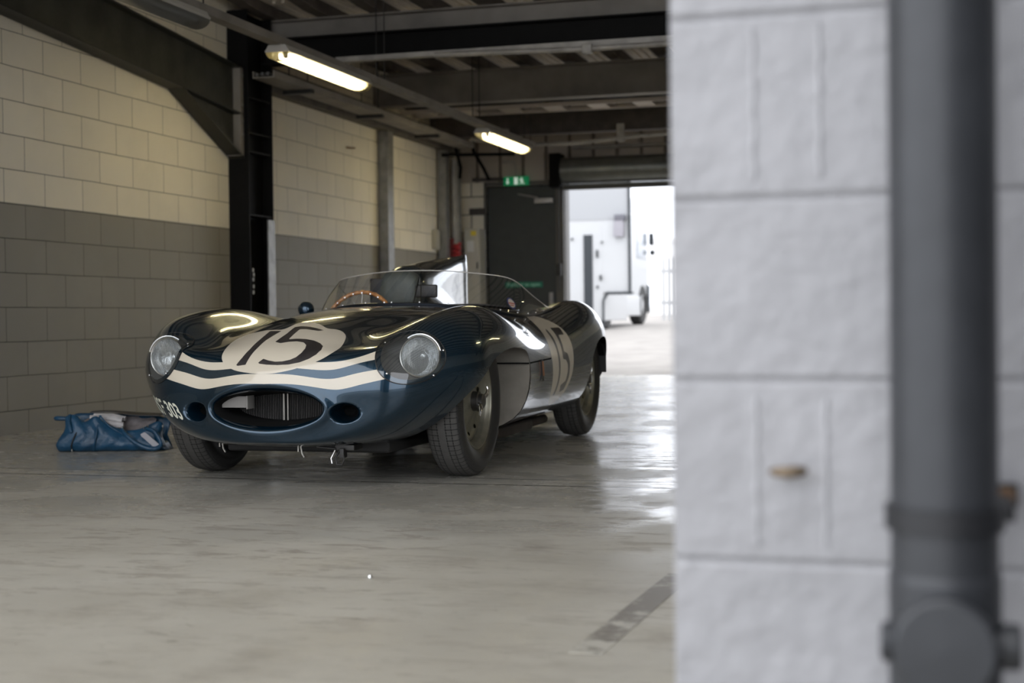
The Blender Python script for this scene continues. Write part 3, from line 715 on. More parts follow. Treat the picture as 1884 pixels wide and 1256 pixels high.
# cockpit ---------------------------------------------------
m = MB()
CK = [(c[0]*1.02, .0+(c[1]-1.22)*1.02+1.22) for c in COCK[::3]]
n = len(CK); V = [(x, y, .30) for x, y in CK]; V2 = []
for x, y in CK:
    p, _ = on_top(x, y); V2.append((x, y, p.z-.012))
m.add(V+V2, [list(range(n))]+[(i, (i+1) % n, n+(i+1) % n, n+i) for i in range(n)]); m.build('cockpit_tub', M('cockpit_black', (.015, .016, .018), .6), car)
edge = []
for x, y in COCK:
    p, _ = on_top(x, y, .002); edge.append(p)
m = MB(); m.tube(edge, .006, 8, closed=True); m.build('cockpit_beading', M('black_beading', (.015, .015, .016), .4), car)
m = MB(); m.box(-.45, .45, .985, 1.0, .50, .745, .02); dash = m.build('dashboard', M('dash_dark', (.02, .022, .025), .5), car)
def rounded_pad(name, cx, cy, cz, w, d, h, mat, e=3.2, tilt=0.0):
    V = []; nu, nv = 36, 24
    for j in range(nv+1):
        ph = -math.pi/2+math.pi*j/nv
        for i in range(nu):
            q = 2*math.pi*i/nu; f = lambda t: math.copysign(abs(t)**(2/e), t)
            V.append((w/2*f(math.cos(ph))*f(math.cos(q)), d/2*f(math.sin(q))*f(math.cos(ph)), h/2*f(math.sin(ph))))
    F = [(j*nu+i, j*nu+(i+1) % nu, (j+1)*nu+(i+1) % nu, (j+1)*nu+i) for j in range(nv) for i in range(nu)]
    o = link_mesh(name, V, F, mat, car); o.location = (cx, cy, cz); o.rotation_euler = (tilt, 0, 0); return o
rounded_pad('headrest', -.300, 1.66, .895, .250, .15, .235, LEATHER, 3.4, math.radians(-6))
rounded_pad('seat', -.30, 1.48, .55, .40, .14, .42, LEATHER, 4, math.radians(-12))
rounded_pad('seat', .28, 1.48, .55, .40, .14, .40, LEATHER, 4, math.radians(-12))
m = MB(); m.box(-.470, -.385, 1.60, 1.66, .74, .968, .012); m.build('seat_side_bolster', M('bolster_black', (.01, .01, .012), .5), car)
# steering wheel
WC = Vector((-.335, 1.10, .69)); R_ = .198
m = MB(); t = math.radians(18)
def wp(a, r=R_, d=0.0): return WC+Vector((r*math.cos(a), -r*math.sin(a)*math.sin(t)*-1+d*math.cos(t)*-1, r*math.sin(a)*math.cos(t)-d*math.sin(t)))
m.tube([wp(2*math.pi*k/64) for k in range(64)], [.0115+.0013*math.cos(k*math.pi) for k in range(64)], 12, closed=True)
wood = NB('wood_rim'); wn = wood.noise(wood.vec(wood.math('MULTIPLY', wood.x, 3.0), wood.y, wood.math('MULTIPLY', wood.z, 3.0)), 22.0, 4); wood.col(wood.mix(wood.ramp(wn, .35, .65), (.36, .13, .035), (.75, .36, .13))); wood.rough(.3); wood.b.inputs['Coat Weight'].default_value = .8
sw = m.build('steering_wheel', wood.m, car)
m = MB()
for k in range(24):
    a = 2*math.pi*k/24; m.lathe([(-.002, .0005), (-.002, .0035), (.0, .0035), (.0, .0005)], 'y', tuple(wp(a, d=.012)), 8)
build_each(m, 'rim_rivet', CHROME, sw)
m = MB()
for a in (math.radians(90), math.radians(210), math.radians(330)): m.tube([wp(a, .19), wp(a, .10, -.01), wp(a, .03, -.03)], [.007, .009, .012], 8)
m.lathe([(0, .0005), (0, .035), (.03, .035), (.04, .02)], 'y', tuple(WC-Vector((0, .0, .0))), 24)
build_each(m, 'wheel_spoke', ALU, sw)
# head fairing with fin -------------------------------------
ys = [1.66, 1.72, 1.85, 2.05, 2.30, 2.55, 2.80, 2.90, 2.915]
hw = [.105, .125, .125, .108, .082, .052, .024, .014, .006]
tz = [.985, 1.030, 1.052, 1.076, 1.100, 1.122, 1.143, 1.150, 1.150]
V = []; FX = -.300; K = 33
for y, w, tp in zip(*[curve(np.stack([ys, hw, tz], 1), 70)[:, i] for i in range(3)]):
    bz = on_top(FX, min(y, 2.93))[0].z
    sec = curve([(-w*1.75-.02, bz-.03), (-w*1.25-.005, bz+.015), (-w*1.02, bz+.3*(tp-bz)), (-w*.93, bz+.62*(tp-bz)), (-w*.62, bz+.93*(tp-bz)), (0, tp), (w*.62, bz+.93*(tp-bz)), (w*.93, bz+.62*(tp-bz)), (w*1.02, bz+.3*(tp-bz)), (w*1.25+.005, bz+.015), (w*1.75+.02, bz-.03)], K)
    for a, b in sec: V.append((FX+a, y, b))
F = [(i*K+k, i*K+k+1, (i+1)*K+k+1, (i+1)*K+k) for i in range(69) for k in range(K-1)]+[list(range(K))[::-1], [69*K+k for k in range(K)]]
fin = link_mesh('tail_fin', V, F, PAINT, car, angle=50)
# windscreen ------------------------------------------------
hb = [(0,.745,None),(.20,.765,None),(.37,.83,None),(.50,.96,None),(.572,1.13,None),(.588,1.30,None),(.59,1.55,None),(.60,1.92,None)]
ht = [(0,1.06,.990),(.20,1.085,.984),(.38,1.135,.966),(.495,1.215,.945),(.528,1.29,.920),(.548,1.42,.875),(.575,1.65,.805),(.602,1.93,.738)]
B = []
for x, y, _ in hb:
    p, nn = on_top(x, y, .004); B.append((x, y, p.z+.006))
full_b = [(-x, y, z) for x, y, z in B[:0:-1]]+B; full_t = [(-x, y, z) for x, y, z in ht[:0:-1]]+ht
nb = 121; cb = curve(full_b, nb); ct = curve(full_t, nb); V = []; J = 14
for i in range(nb):
    for j in range(J):
        f = j/(J-1); p = cb[i]*(1-f)+ct[i]*f
        bul = .010*math.sin(math.pi*f); V.append((p[0]+math.copysign(bul*min(1, abs(p[0])/.4), p[0]), p[1]-bul*max(0, 1-abs(p[0])/.5), p[2]+bul*.3))
F = [(i*J+j, (i+1)*J+j, (i+1)*J+j+1, i*J+j+1) for i in range(nb-1) for j in range(J-1)]
ws = link_mesh('windscreen', V, F, GLASS, car); plab(ws, 'clear wraparound perspex windscreen')
m = MB(); m.tube(ct, .0028, 8); m.build('screen_edge', M('perspex_edge', (.55, .52, .47), .2, 0, coat=1), ws)
m = MB()
for i in range(nb-1):
    pass
base = [Vector(p) for p in cb]; m.tube([p+Vector((0, 0, -.004)) for p in base], .0075, 8); m.build('screen_frame', M('frame_dark', (.04, .045, .055), .3, .8), ws)
for i in range(6, nb-5, 6):
    p = base[i]; x, y = p.x, p.y; out = Vector((p.x*.9, -.35*(1-min(1, abs(p.x)/.6)), 0)); out = out.normalized() if out.length > 0 else Vector((0, -1, 0))
    if abs(x) < .35: out = Vector((x*.5, -1, 0)).normalized()
    m = MB(); m.lathe([(0, .0052), (.0025, .0045), (.004, .002), (.0042, .0003)], 'z', (0, 0, 0), 10); r_ = m.build('screen_rivet', CHROME, ws)
    r_.location = p+out*.007+Vector((0, 0, .006)); r_.rotation_euler = (out+Vector((0, 0, .5))).to_track_quat('Z', 'Y').to_euler()
# badge stuck inside the screen, rear-view mirror, wing mirror
m = MB(); m.lathe([(0, .0005), (0, .036)], 'z', (0, 0, 0), 40); m.mi = 1; m.lathe([(.001, .0005), (.001, .027)], 'z', (0, 0, 0), 40); m.mi = 2; m.box(-.026, .026, -.004, .003, .0012, .0016); m.box(-.018, .014, -.016, -.010, .0012, .0016)
bd = m.build('sticker', [M('badge_blue', (.02, .03, .12), .5), M('badge_cream', (.5, .45, .38), .5), M('badge_red', (.35, .04, .03), .5)], ws)
bi = int(nb*.5+nb*.5*.44); p = cb[bi]*.76+ct[bi]*.24; e1 = Vector(cb[bi+1]-cb[bi-1]).normalized(); e2 = Vector(ct[bi]-cb[bi]).normalized(); e3 = e1.cross(e2).normalized(); e2 = e3.cross(e1)
if e3.y > 0: e3 = -e3; e1 = -e1
bd.matrix_local = Matrix((e1, e2, e3)).transposed().to_4x4(); bd.location = Vector(p)+e3*.013
p, n = on_top(.02, .98)
m = MB(); m.box(-.010, .118, 1.12, 1.14, .842, .914, .012); mir = m.build('rear_view_mirror', M('mirror_black', (.012, .012, .013), .35), car)
m = MB(); m.tube([(.02, 1.11, .955), (.02, 1.0, .79)], .0035); m.tube([(.03, 1.11, .955), (.085, .95, .79)], .003); build_each(m, 'mirror_stay', BLACK, mir)
p, n = on_top(-.50, .74)
m = MB(); m.lathe([(-.030, .0005), (-.028, .016), (-.020, .030), (-.006, .040), (.010, .0435), (.022, .042), (.024, .036), (.024, .0005)], 'y', (0, 0, 0), 32)
wm = m.build('wing_mirror', PAINT, car); wm.location = (-.485, .72, p.z+.040)
m = MB(); m.tube([(0, 0, -.035), (0, .0, -.075)], .006); m.build('mirror_stem', DARKMET, wm)
#@@ENDCAR
#@@ENV
# ------------------------------------------------------------------ the garage
XW = -5.79; YB = 17.43; YF = 1.83
def floor_mat():
    g = NB('painted_concrete'); P = g.tc.outputs['Object']
    n1 = g.noise(P, .55, 5, .55); n2 = g.noise(P, 3.0, 8, .65); n3 = g.noise(P, 22.0, 6, .65)
    st = g.noise(g.vec(g.math('MULTIPLY', g.x, 1.2), g.math('MULTIPLY', g.y, 3.5), 0.0), 3.2, 9, .72, .4)
    c = g.mix(g.ramp(n1, .35, .65), (.38, .362, .312), (.46, .445, .395))
    c = g.mix(g.ramp(n2, .50, .72, 0, .30), c, (.18, .155, .125))
    worn = g.math('MULTIPLY', g.ramp(st, .52, .60, 0, 1), g.ramp(n1, .40, .60, .30, 1))
    c = g.mix(g.math('MULTIPLY', worn, .42), c, (.16, .125, .10))
    fine = g.noise(g.vec(g.math('MULTIPLY', g.x, 1.5), g.math('MULTIPLY', g.y, 7.0), 2.0), 5.0, 10, .75, .8); c = g.mix(g.ramp(fine, .575, .65, 0, .5), c, (.10, .08, .065))
    speck = g.ramp(n3, .68, .74, 0, .5); c = g.mix(speck, c, (.09, .08, .07))
    j = 0.0
    def line(y0, w, s=0.0): return g.ramp(g.math('ABSOLUTE', g.math('ADD', g.math('SUBTRACT', g.y, y0), g.math('MULTIPLY', g.math('SUBTRACT', n2, .5), .02))), w*.5, w, 1, 0)
    jj = g.math('MAXIMUM', line(6.05, .016), g.math('MAXIMUM', line(6.27, .012), g.math('MULTIPLY', line(9.9, .02), .7)))
    c = g.mix(g.math('MULTIPLY', jj, .85), c, (.02, .018, .016)); g.col(c)
    pat = g.ramp(g.noise(P, 1.7, 5, .6), .42, .60, .0, .17)
    near = g.ramp(g.y, 3.9, 5.8, .24, 0)
    g.rough(g.math('ADD', g.math('ADD', g.math('ADD', near, .045), g.math('ADD', pat, g.math('MULTIPLY', n2, .20))), g.math('MULTIPLY', worn, .12)))
    h = g.math('ADD', g.math('MULTIPLY', n2, .5), g.math('MULTIPLY', n3, .10)); h = g.math('SUBTRACT', h, g.math('MULTIPLY', worn, .18)); h = g.math('SUBTRACT', h, g.math('MULTIPLY', jj, .6))
    g.bump(h, .5, .006); g.b.inputs['Specular IOR Level'].default_value = .55; return g.m
m = MB(); m.box(-6.0, 5.5, -1.0, YB+.05, -.12, 0); fl = struct(m.build('floor', floor_mat(), smooth=False), 'worn beige painted concrete floor', 'floor')

WALLM = block_mat('painted_block_wall', 'y', (.78, .72, .60), (.27, .252, .218), 1.515, mortar=.003, mdark=.72, depth=.0022, zoff=.067)
m = MB(); m.box(XW-.25, XW, YF-.1, YB+.3, 0, 4.3); struct(m.build('wall_left', WALLM, smooth=False), 'block wall painted cream above and grey below', 'wall')
BACKW = block_mat('painted_block_back', 'x', (.70, .65, .55), (.28, .27, .24), 1.36, mortar=.008, mdark=.3)
CLAD = NB('profiled_cladding'); f = CLAD.math('ABSOLUTE', CLAD.math('SUBTRACT', CLAD.math('FRACT', CLAD.math('DIVIDE', CLAD.x, .30)), .5)); CLAD.col(CLAD.mix(CLAD.ramp(f, .03, .07), (.12, .095, .08), (.38, .33, .28))); CLAD.rough(.5); CLAD.bump(CLAD.ramp(f, .03, .10), .8, .03)
# back wall pieces round the door and the shutter opening (one mesh)
m = MB()
m.box(XW, -5.43, YB, YB+.2, 0, 2.42); m.box(-5.43, -4.50, YB, YB+.2, 2.36, 2.42)
m.box(-1.2, 5.5, YB, YB+.2, 0, 2.42)
mj = MB(); mj.box(-4.52, -4.41, YB, YB+.2, 0, 2.42)
m.mi = 1; m.box(XW, 5.5, YB, YB+.15, 2.42, 4.3)
struct(mj.build('trim_10', M('door_frame_brown', (.085, .078, .066), .5), smooth=False), 'dark brown jamb of the shutter opening', 'trim')
struct(m.build('wall_back', [BACKW, CLAD.m], smooth=False), 'back wall of blocks with brown profiled cladding above', 'wall')
m = MB(); m.box(5.5, 5.7, YF-.1, YB+.3, 0, 4.3); struct(m.build('wall_right', WALLM, smooth=False))
# front wall beside the opening: white painted pier in the foreground
PIERM = block_mat('white_painted_blocks', 'x', (.60, .60, .615), (.6, .6, .6), None, bw=.46, bh=.2295, mortar=.006, mdark=.93, depth=.010, zoff=.036, offset=.14, dirty=.1, rough=.5)
def pier():
    bw, y0, y1 = .0, YF, YF+.22
    m = MB(); m.box(-.325, 5.7, YF+.004, YF+.22, 0, 4.3)
    return m
pm = bmesh.new()
PH = .2283; Z0 = .6493-3*PH      # course joints at z = Z0 + k*PH
xs = [-.325, .62]
mpier = MB()
k0 = -1; z = Z0
while z < 4.2:
    za, zb = max(0, z), min(4.3, z+PH)
    for a, b in zip(xs[:-1], xs[1:]):
        # cushion edged block
        def cush(x0, x1, z0, z1, y):
            d = .0055; e = .007
            V = [(x0, y+d, z0), (x1, y+d, z0), (x1, y+d, z1), (x0, y+d, z1), (x0+e*.4, y, z0+e), (x1-e*.4, y, z0+e), (x1-e*.4, y, z1-e), (x0+e*.4, y, z1-e),
                 (x0, YF+.215, z0), (x1, YF+.215, z0), (x1, YF+.215, z1), (x0, YF+.215, z1)]
            mpier.add(V, [(4, 5, 6, 7), (0, 1, 5, 4), (1, 2, 6, 5), (2, 3, 7, 6), (3, 0, 4, 7), (0, 3, 11, 8), (1, 9, 10, 2), (8, 11, 10, 9), (0, 8, 9, 1), (3, 2, 10, 11)])
        cush(a, b, za, zb, YF)
    z += PH
SM = M('white_masonry_paint', (.375, .375, .392), .5, var=.10, vscale=6, bump=.5, bscale=28)
pr = mpier.build('wall_front', SM, smooth=False); struct(pr, 'white painted block pier at the garage opening', 'wall')
m = MB(); m.box(.44, .66, -.9, YF, 0, 4.0); struct(m.build('shade_wall', M('shade_wall_dark', (.05, .05, .055), .6), smooth=False), 'added unseen dark wall shading the right of the white pier', 'wall')  # unseen wall, added to block daylight from the right of pier and pipe
# raised vertical fillets of filler on alternate blocks, painted with the wall
for i, (x, z0, z1) in enumerate(((-.2195, .900, 1.088), (-.1385, .902, 1.090), (-.2185, .445, .630), (-.1335, .443, .628))):
    pts = [(x+.0012*math.sin(j*1.7+i), YF+.0035, z0+(z1-z0)*j/14) for j in range(15)]
    mm = MB(); mm.tube(pts, [.0056+.0006*math.sin(j*2.3+i) for j in range(15)], 8); o = mm.build('trim_%d' % (i+1), SM); struct(o, 'painted-over vertical joint ridge in the white pier', 'trim')

# roof ------------------------------------------------------
m = MB(); DECK = M('roof_deck', (.90, .82, .71), .6, var=.2, vscale=3)
rib = M('roof_rib', (.12, .10, .088), .7, var=.3)
m.mi = 0; m.add([(-6, 11.4, 3.46), (5.7, 11.4, 3.46), (5.7, YB+.2, 3.46), (-6, YB+.2, 3.46), (-6, 1.8, 4.25), (5.7, 1.8, 4.25)], [(0, 1, 2, 3), (4, 5, 1, 0)])
x = -5.6
while x < 5.6:
    m.mi = 1; m.box(x-.06, x+.06, 11.4, YB+.1, 3.36, 3.465); m.prism([(1.9, 4.14), (11.4, 3.36), (11.4, 3.465), (1.9, 4.245)], 'x', x-.06, x+.06); m.mi = 0
    for k in range(1, 4): m.box(x+.06+k*.085, x+.06+k*.085+.03, 11.4, YB+.1, 3.435, 3.465)
    x += .49
struct(m.build('ceiling', [DECK, rib], smooth=False), 'profiled metal roof deck with dark ribs', 'ceiling')

GIRD = M('dusty_girder_grey', (.27, .245, .215), .6, .2, var=.3, vscale=3); GBLK = M('black_steel', (.0045, .0042, .004), .6, .0, var=.3, spec=.15)
GGRN = M('dark_green_steel', (.045, .045, .034), .5, .3, var=.5, vscale=5, bump=.3, bscale=30); GALV = M('galvanised_steel', (.26, .255, .24), .42, .6, var=.3, vscale=10)
LGREY = M('light_grey_conduit', (.34, .32, .29), .45, .2, var=.3)
def ibeam_x(x0, x1, y, z0, z1, w, t=.014):
    m = MB(); a, h = w/2, .006; m.prism([(y-a, z0), (y+a, z0), (y+a, z0+t), (y+h, z0+t), (y+h, z1-t), (y+a, z1-t), (y+a, z1), (y-a, z1), (y-a, z1-t), (y-h, z1-t), (y-h, z0+t), (y-a, z0+t)], 'x', x0, x1); return m
m = ibeam_x(XW+.02, 5.5, 11.78, 3.13, 3.36, .16); tag(m.build('roof_beam', GIRD, smooth=False), 'grey steel roof beam above the first black beam', 'beam')
m = ibeam_x(XW+.25, 5.5, 11.44, 2.915, 3.13, .16); tag(m.build('roof_beam', GBLK, smooth=False), 'black steel beam crossing the garage from the black column', 'beam')
m = ibeam_x(XW+.02, 5.5, 14.5, 2.97, 3.31, .17); tag(m.build('roof_beam', GIRD, smooth=False), 'deep plain grey roof beam in the middle of the ceiling', 'beam')
m = ibeam_x(XW+.02, 5.5, 16.3, 2.84, 3.12, .16); tag(m.build('roof_beam', M('brown_girder', (.085, .07, .058), .6, .2, var=.3), smooth=False), 'brown roof beam closest to the back wall', 'beam')
# ladder like perforated channel
pt_ = thing('perforated_tray', 'cream perforated tray with dark square holes below the middle roof beam', 'tray', (-2.8, 15.05, 2.97)); CT = M('cream_tray', (.46, .40, .34), .5, .2)
m = MB(); m.box(-2.8, 8.0, -.20, -.165, -.02, .02); m.box(-2.8, 8.0, .20, .235, -.02, .02); build_each(m, 'tray_rail', CT, pt_, smooth=False)
m = MB(); x = -2.7
while x < 7.9: m.box(x, x+.20, -.17, .21, -.012, .008); x += .49
build_each(m, 'rung', CT, pt_, smooth=False)
m = MB(); m.box(-2.8, 8.0, -.16, .20, .05, .06); m.build('dark_cover', BLACK, pt_, smooth=False)
# black column, haunched rafter and slim columns on the left wall
col = thing('steel_column', 'black steel column against the left wall behind the car', 'column', (XW+.09, 11.44, 0))
m2 = MB(); m2.prism([(-.09, -.235), (.10, -.235), (.10, -.221), (.006, -.221), (.006, .221), (.10, .221), (.10, .235), (-.09, .235), (-.09, .221), (-.006, .221), (-.006, -.221), (-.09, -.221)], 'z', 0, 3.36); m2.build('column_section', GBLK, col, smooth=False)
m2 = MB()
for z in (1.62, 2.16, 2.32, 2.62): m2.box(.006, .09, -.221, .221, z, z+.014)
build_each(m2, 'stiffener', GBLK, col, smooth=False)
m2 = MB(); m2.box(.10, .112, .10, .235, 0, 1.60); m2.build('corner_guard', GALV, col, smooth=False)
m2 = MB()
for i, (dy, z) in enumerate(((-.19, .95), (-.185, 1.0), (-.19, 1.06), (-.18, 1.10), (-.192, 1.14))): m2.box(.1, .1035, dy, dy+.02, z, z+.03)
build_each(m2, 'paint_chip', M('chip_white', (.5, .5, .5), .6), col, smooth=False)
raf = thing('roof_rafter', 'dark green haunched steel rafter sloping up along the left wall', 'beam', (XW+.03, 11.2, 2.5))
def yz(pts): return [(a-11.2, b-2.5) for a, b in pts]
m2 = MB(); m2.prism(yz([(2.0, 3.19), (10.18, 2.548), (11.21, 2.11), (11.21, 2.855), (2.0, 3.58)]), 'x', .03, .05); m2.build('web', GGRN, raf, smooth=False)
m2 = MB()
for (a, b) in (((2.0, 3.19), (10.18, 2.548)), ((10.18, 2.548), (11.21, 2.10)), ((2.0, 3.58), (11.21, 2.855)), ((10.18, 2.548), (11.21, 2.465))):
    m2.prism(yz([a, b, (b[0], b[1]+.014), (a[0], a[1]+.014)]), 'x', -.02, .12)
build_each(m2, 'flange', M('rafter_flange', (.03, .03, .024), .5, .3), raf, smooth=False)
m2 = MB(); m2.box(-.02, .12, -.05, .0, -.38, .37); m2.build('end_plate', GIRD, raf, smooth=False)
m = MB()
for q, (z) in enumerate((2.30, 2.42, 2.55, 2.68, 2.80)):
    m.lathe([(.12, .0005), (.13, .012), (.12, .013)], 'x', (0, -.025, z-2.5), 8)
build_each(m, 'bolt', GALV, raf, smooth=False)
for y, w, lab in ((14.72, .085, 'slim grey steel column at the middle of the left wall'), (16.62, .06, 'slim grey steel column beside the red extinguisher near the back')):
    m = MB(); m.prism([(0, -w), (.102, -w), (.102, w), (.09, w), (.09, -w+.012), (.012, -w+.012), (.012, w), (0, w)], 'z', 0, 2.75)
    o = m.build('steel_column', GALV, smooth=False); o.location = (XW+.02, y, 0); tag(o, lab, 'column')
# ledge channel over the block panels
m = MB(); m.box(XW, XW+.10, 11.68, 17.2, 2.76, 2.98); tag(m.build('wall_channel', M('dusty_channel', (.115, .10, .08), .7, var=.3), smooth=False), 'dusty brown steel channel above the cream block panels', 'channel')
# cable tray along the left wall
tr = thing('cable_tray', 'grey cable tray with brackets hanging along the left wall', 'tray', (-5.45, 11, 2.78))
m = MB(); m.prism([(-.10, -.01), (.10, -.01), (.10, .05), (.09, .05), (.09, 0), (-.09, 0), (-.09, .05), (-.10, .05)], 'y', .2, 5.7); m.build('tray_channel', GIRD, tr, smooth=False)
m = MB()
for k in range(3): m.tube([(-.06+.05*k, .2+.6*i, .02+.006*math.sin(i*2+k)) for i in range(10)], .016, 8)
build_each(m, 'cable', M('cable_grey', (.10, .10, .10), .5), tr)
for y in (.9, 2.6, 4.3):
    m = MB(); m.tube([(-.09, y, 0), (-.09, y, .62)], .006, 6); m.tube([(.09, y, 0), (.09, y, .62)], .006, 6); m.box(-.14, .14, y-.03, y+.03, -.045, -.01); build_each(m, 'hanger', DARKMET, tr)
# lighting trunking with luminaires
m = MB(); m.box(-4.475, -4.385, 4.0, 15.95, 2.655, 2.71); trk = tag(m.build('lighting_trunking', GIRD, smooth=False), 'long grey trunking carrying the strip lights', 'trunking')
for y in (5.4, 8.2, 11.3, 13.9, 15.8):
    for dx in (-.035, .035):
        m = MB(); m.tube([(-4.43+dx, y, 2.71), (-4.43+dx, y, 3.36+max(0, (11.4-y)*.083))], .005, 6); o = m.build('hanger_rod', DARKMET, trk)
TUBE = M('lit_tube', (1, 1, 1), .4, emit=(1.0, .90, .68), estr=TUBE_POWER)
def diff_mat(lit):
    m = clear_mat('diffuser_%s' % lit, (.97, .93, .76) if lit else (.55, .55, .55), .25, 1.4, .03); n = m.node_tree.nodes; l = m.node_tree.links
    out = [k for k in n if k.type == 'OUTPUT_MATERIAL'][0]; old = out.inputs[0].links[0].from_socket
    df = n.new('ShaderNodeBsdfTranslucent'); df.inputs['Color'].default_value = (.95, .86, .50, 1) if lit else (.5, .5, .5, 1)
    m2 = n.new('ShaderNodeMixShader'); m2.inputs[0].default_value = .45; l.new(old, m2.inputs[1]); l.new(df.outputs[0], m2.inputs[2]); l.new(m2.outputs[0], out.inputs[0]); return m
def luminaire(y, lit, lab):
    t = thing('strip_light', lab, 'light', (-4.43, y, 2.655), 'strip lights on the trunking')
    m = MB(); m.prism([(-.09, -.05), (-.09, -.035), (-.085, -.035), (-.065, 0), (.065, 0), (.085, -.035), (.09, -.035), (.09, -.05)], 'y', 0, 1.57); m.build('housing', M('housing_grey', (.42, .40, .36), .5), t, smooth=False)
    P = [(.085*math.cos(q), -.05-.055*math.sin(q)) for q in np.linspace(0, math.pi, 14)]
    V = [(a, yy, b) for yy in (0.0, 1.57) for a, b in P]; n = len(P); F = [(i, i+1, n+i+1, n+i) for i in range(n-1)]+[list(range(n)), list(range(n, 2*n))[::-1]]
    link_mesh('diffuser', V, F, diff_mat(lit), t)
    for dx in (-.035, .035):
        m = MB(); m.tube([(dx, .08, -.062), (dx, 1.49, -.062)], .0145, 12); tb = m.build('tube', TUBE if lit else M('dead_tube', (.6, .6, .58), .4), t)
        m = MB(); m.box(dx-.014, dx+.014, .055, .085, -.085, -.045, .003); m.box(dx-.014, dx+.014, 1.485, 1.515, -.085, -.045, .003); build_each(m, 'lamp_holder', BLACK, t)
    return t
luminaire(9.32, True, 'larger lit strip light, nearer the camera')
luminaire(14.1, True, 'smaller lit strip light, farther back over the car')
luminaire(6.62, False, 'unlit strip light above the dark green rafter, nearest the camera')
for x in (1.0,):  # extra strip lights out of view, added to brighten the interior
    t = luminaire(9.32, True, 'added unseen strip light brightening the right part of the garage'); t.location.x = x
    t = luminaire(14.1, True, 'added unseen strip light brightening the right part at the back'); t.location.x = x
# pale conduits under the black beam, and hanging conduit near the back
m = MB(); m.box(XW+1.0, 5.4, 11.20, 11.28, 2.865, 2.905); m.build('cable_conduit', LGREY, smooth=False); tag(bpy.context.scene.objects['cable_conduit'], 'pale square conduit fixed under the black beam', 'conduit')
def conduit(pts, r, boxes, lab, nm='junction_box'):
    m = MB(); m.tube(pts, r, 10); o = tag(m.build('cable_conduit', LGREY), lab, 'conduit')
    for bx in boxes: m = MB(); m.box(*bx, .008); m.build(nm, LGREY, o)
conduit([(-3.9, 11.15, 2.86), (-2.7, 11.12, 2.825), (-1.5, 11.12, 2.825), (5, 11.12, 2.825)], .022, [(x-.04, x+.04, 11.08, 11.16, 2.79, 2.86) for x in (-2.62, -1.2)], 'round pale conduit with junction boxes just below the black beam')
conduit([(-5.2, 16.1, 2.80), (-4.6, 16.1, 2.71), (-4.0, 16.1, 2.70), (-3.3, 16.1, 2.75), (-2.0, 16.1, 2.79), (5, 16.1, 2.79)], .022, [(x-.045, x+.045, 16.08, 16.12, 2.70, 2.90) for x in (-4.78, -3.42)], 'sagging pale conduit on two brackets near the back wall', 'bracket')
conduit([(-4.3, 17.405, 2.80), (-3.2, 17.405, 2.80), (0, 17.405, 2.80)], .025, [], 'straight pale conduit running along the cladding above the roller shutter')
conduit([(-5.2, 17.38, 2.66), (-5.05, 17.38, 2.66), (-5.02, 17.38, 2.62), (-5.02, 17.38, 2.49)], .012, [], 'thin bent conduit coming down to the green exit sign')
# back door ------------------------------------------------
d = thing('door_1', 'dark grey steel fire door in the back wall', 'door', (-4.96, YB, 0)); d['kind'] = 'structure'
DG = M('door_dark_grey', (.030, .034, .031), .45, var=.15); FR = M('door_frame_brown', (.085, .078, .066), .5)
ex_scale = .80
m = MB(); m.box(-.46, .455, .02, .09, 0.005, 2.355, .006); m.build('leaf', DG, d, smooth=False)
m = MB(); m.box(.46, .53, -.03, .12, 0, 2.42); m.box(-.50, .53, -.015, .1, 2.36, 2.42); m.box(-.50, -.47, -.015, .1, 0, 2.4); build_each(m, 'door_frame', FR, d, smooth=False)
m = MB(); m.box(.16, .40, -.04, .02, 2.14, 2.20, .008); m.tube([(.2, -.02, 2.21), (.05, -.05, 2.24), (-.05, -.02, 2.26)], .01, 8); build_each(m, 'door_closer', M('closer_silver', (.45, .43, .42), .4, .5), d)
m = MB(); m.box(-.24, .245, .008, .019, 1.095, 1.165); psign = m.build('door_sign', M('sign_green', (.0, .17, .10), .5), d, smooth=False)
m = MB(); m.box(.335, .385, -.02, .02, .88, 1.03, .006); m.build('handle', M('handle_grey', (.30, .29, .29), .4, .4), d)
FACE_F = Matrix(((1, 0, 0, 0), (0, 0, -1, 0), (0, 1, 0, 0), (0, 0, 0, 1)))   # text facing -y
TXTG = M('sign_pale_green', (.45, .80, .65), .5)
text('Push bar to open', .062, TXTG, psign, Matrix.Translation((0, .006, 1.132)) @ FACE_F, ext=.001)
# exit sign
ex = thing('exit_sign', 'green emergency exit sign with running figure above the dark door', 'sign', (-4.99, YB-.06, 2.42))
m = MB(); m.box(-.20, .20, -.015, .02, -.065, .065, .004); m.build('sign_box', M('exit_green', (.0, .20, .07), .5, emit=(.0, .30, .10), estr=.08), ex)
EW = M('exit_white', (.8, .85, .8), .5, emit=(.8, 1, .85), estr=.12)
m = MB(); Y0, Y1 = -.019, -.015
m.prism([(-.145, .045), (-.125, .045), (-.125, -.01), (-.105, -.01), (-.135, -.05), (-.165, -.01), (-.145, -.01)], 'y', Y0, Y1); m.build('arrow', EW, ex, smooth=False)
m = MB(); m.box(-.03, .03, Y0, Y1, -.052, .052); m.build('door_symbol', EW, ex, smooth=False)
m = MB(); m.lathe([(Y0, .0005), (Y0, .012), (Y1, .012)], 'y', (.095, 0, .038), 12); m.prism([(.07, .03), (.10, .022), (.125, -.005), (.118, -.012), (.10, .0), (.105, -.02), (.14, -.045), (.13, -.052), (.092, -.028), (.07, -.052), (.06, -.045), (.082, -.02), (.08, .005), (.06, .0), (.055, .008)], 'y', Y0, Y1); build_each(m, 'running_figure', EW, ex, smooth=False)
ex.scale = (ex_scale, 1, .85); ex.location.x = -5.02
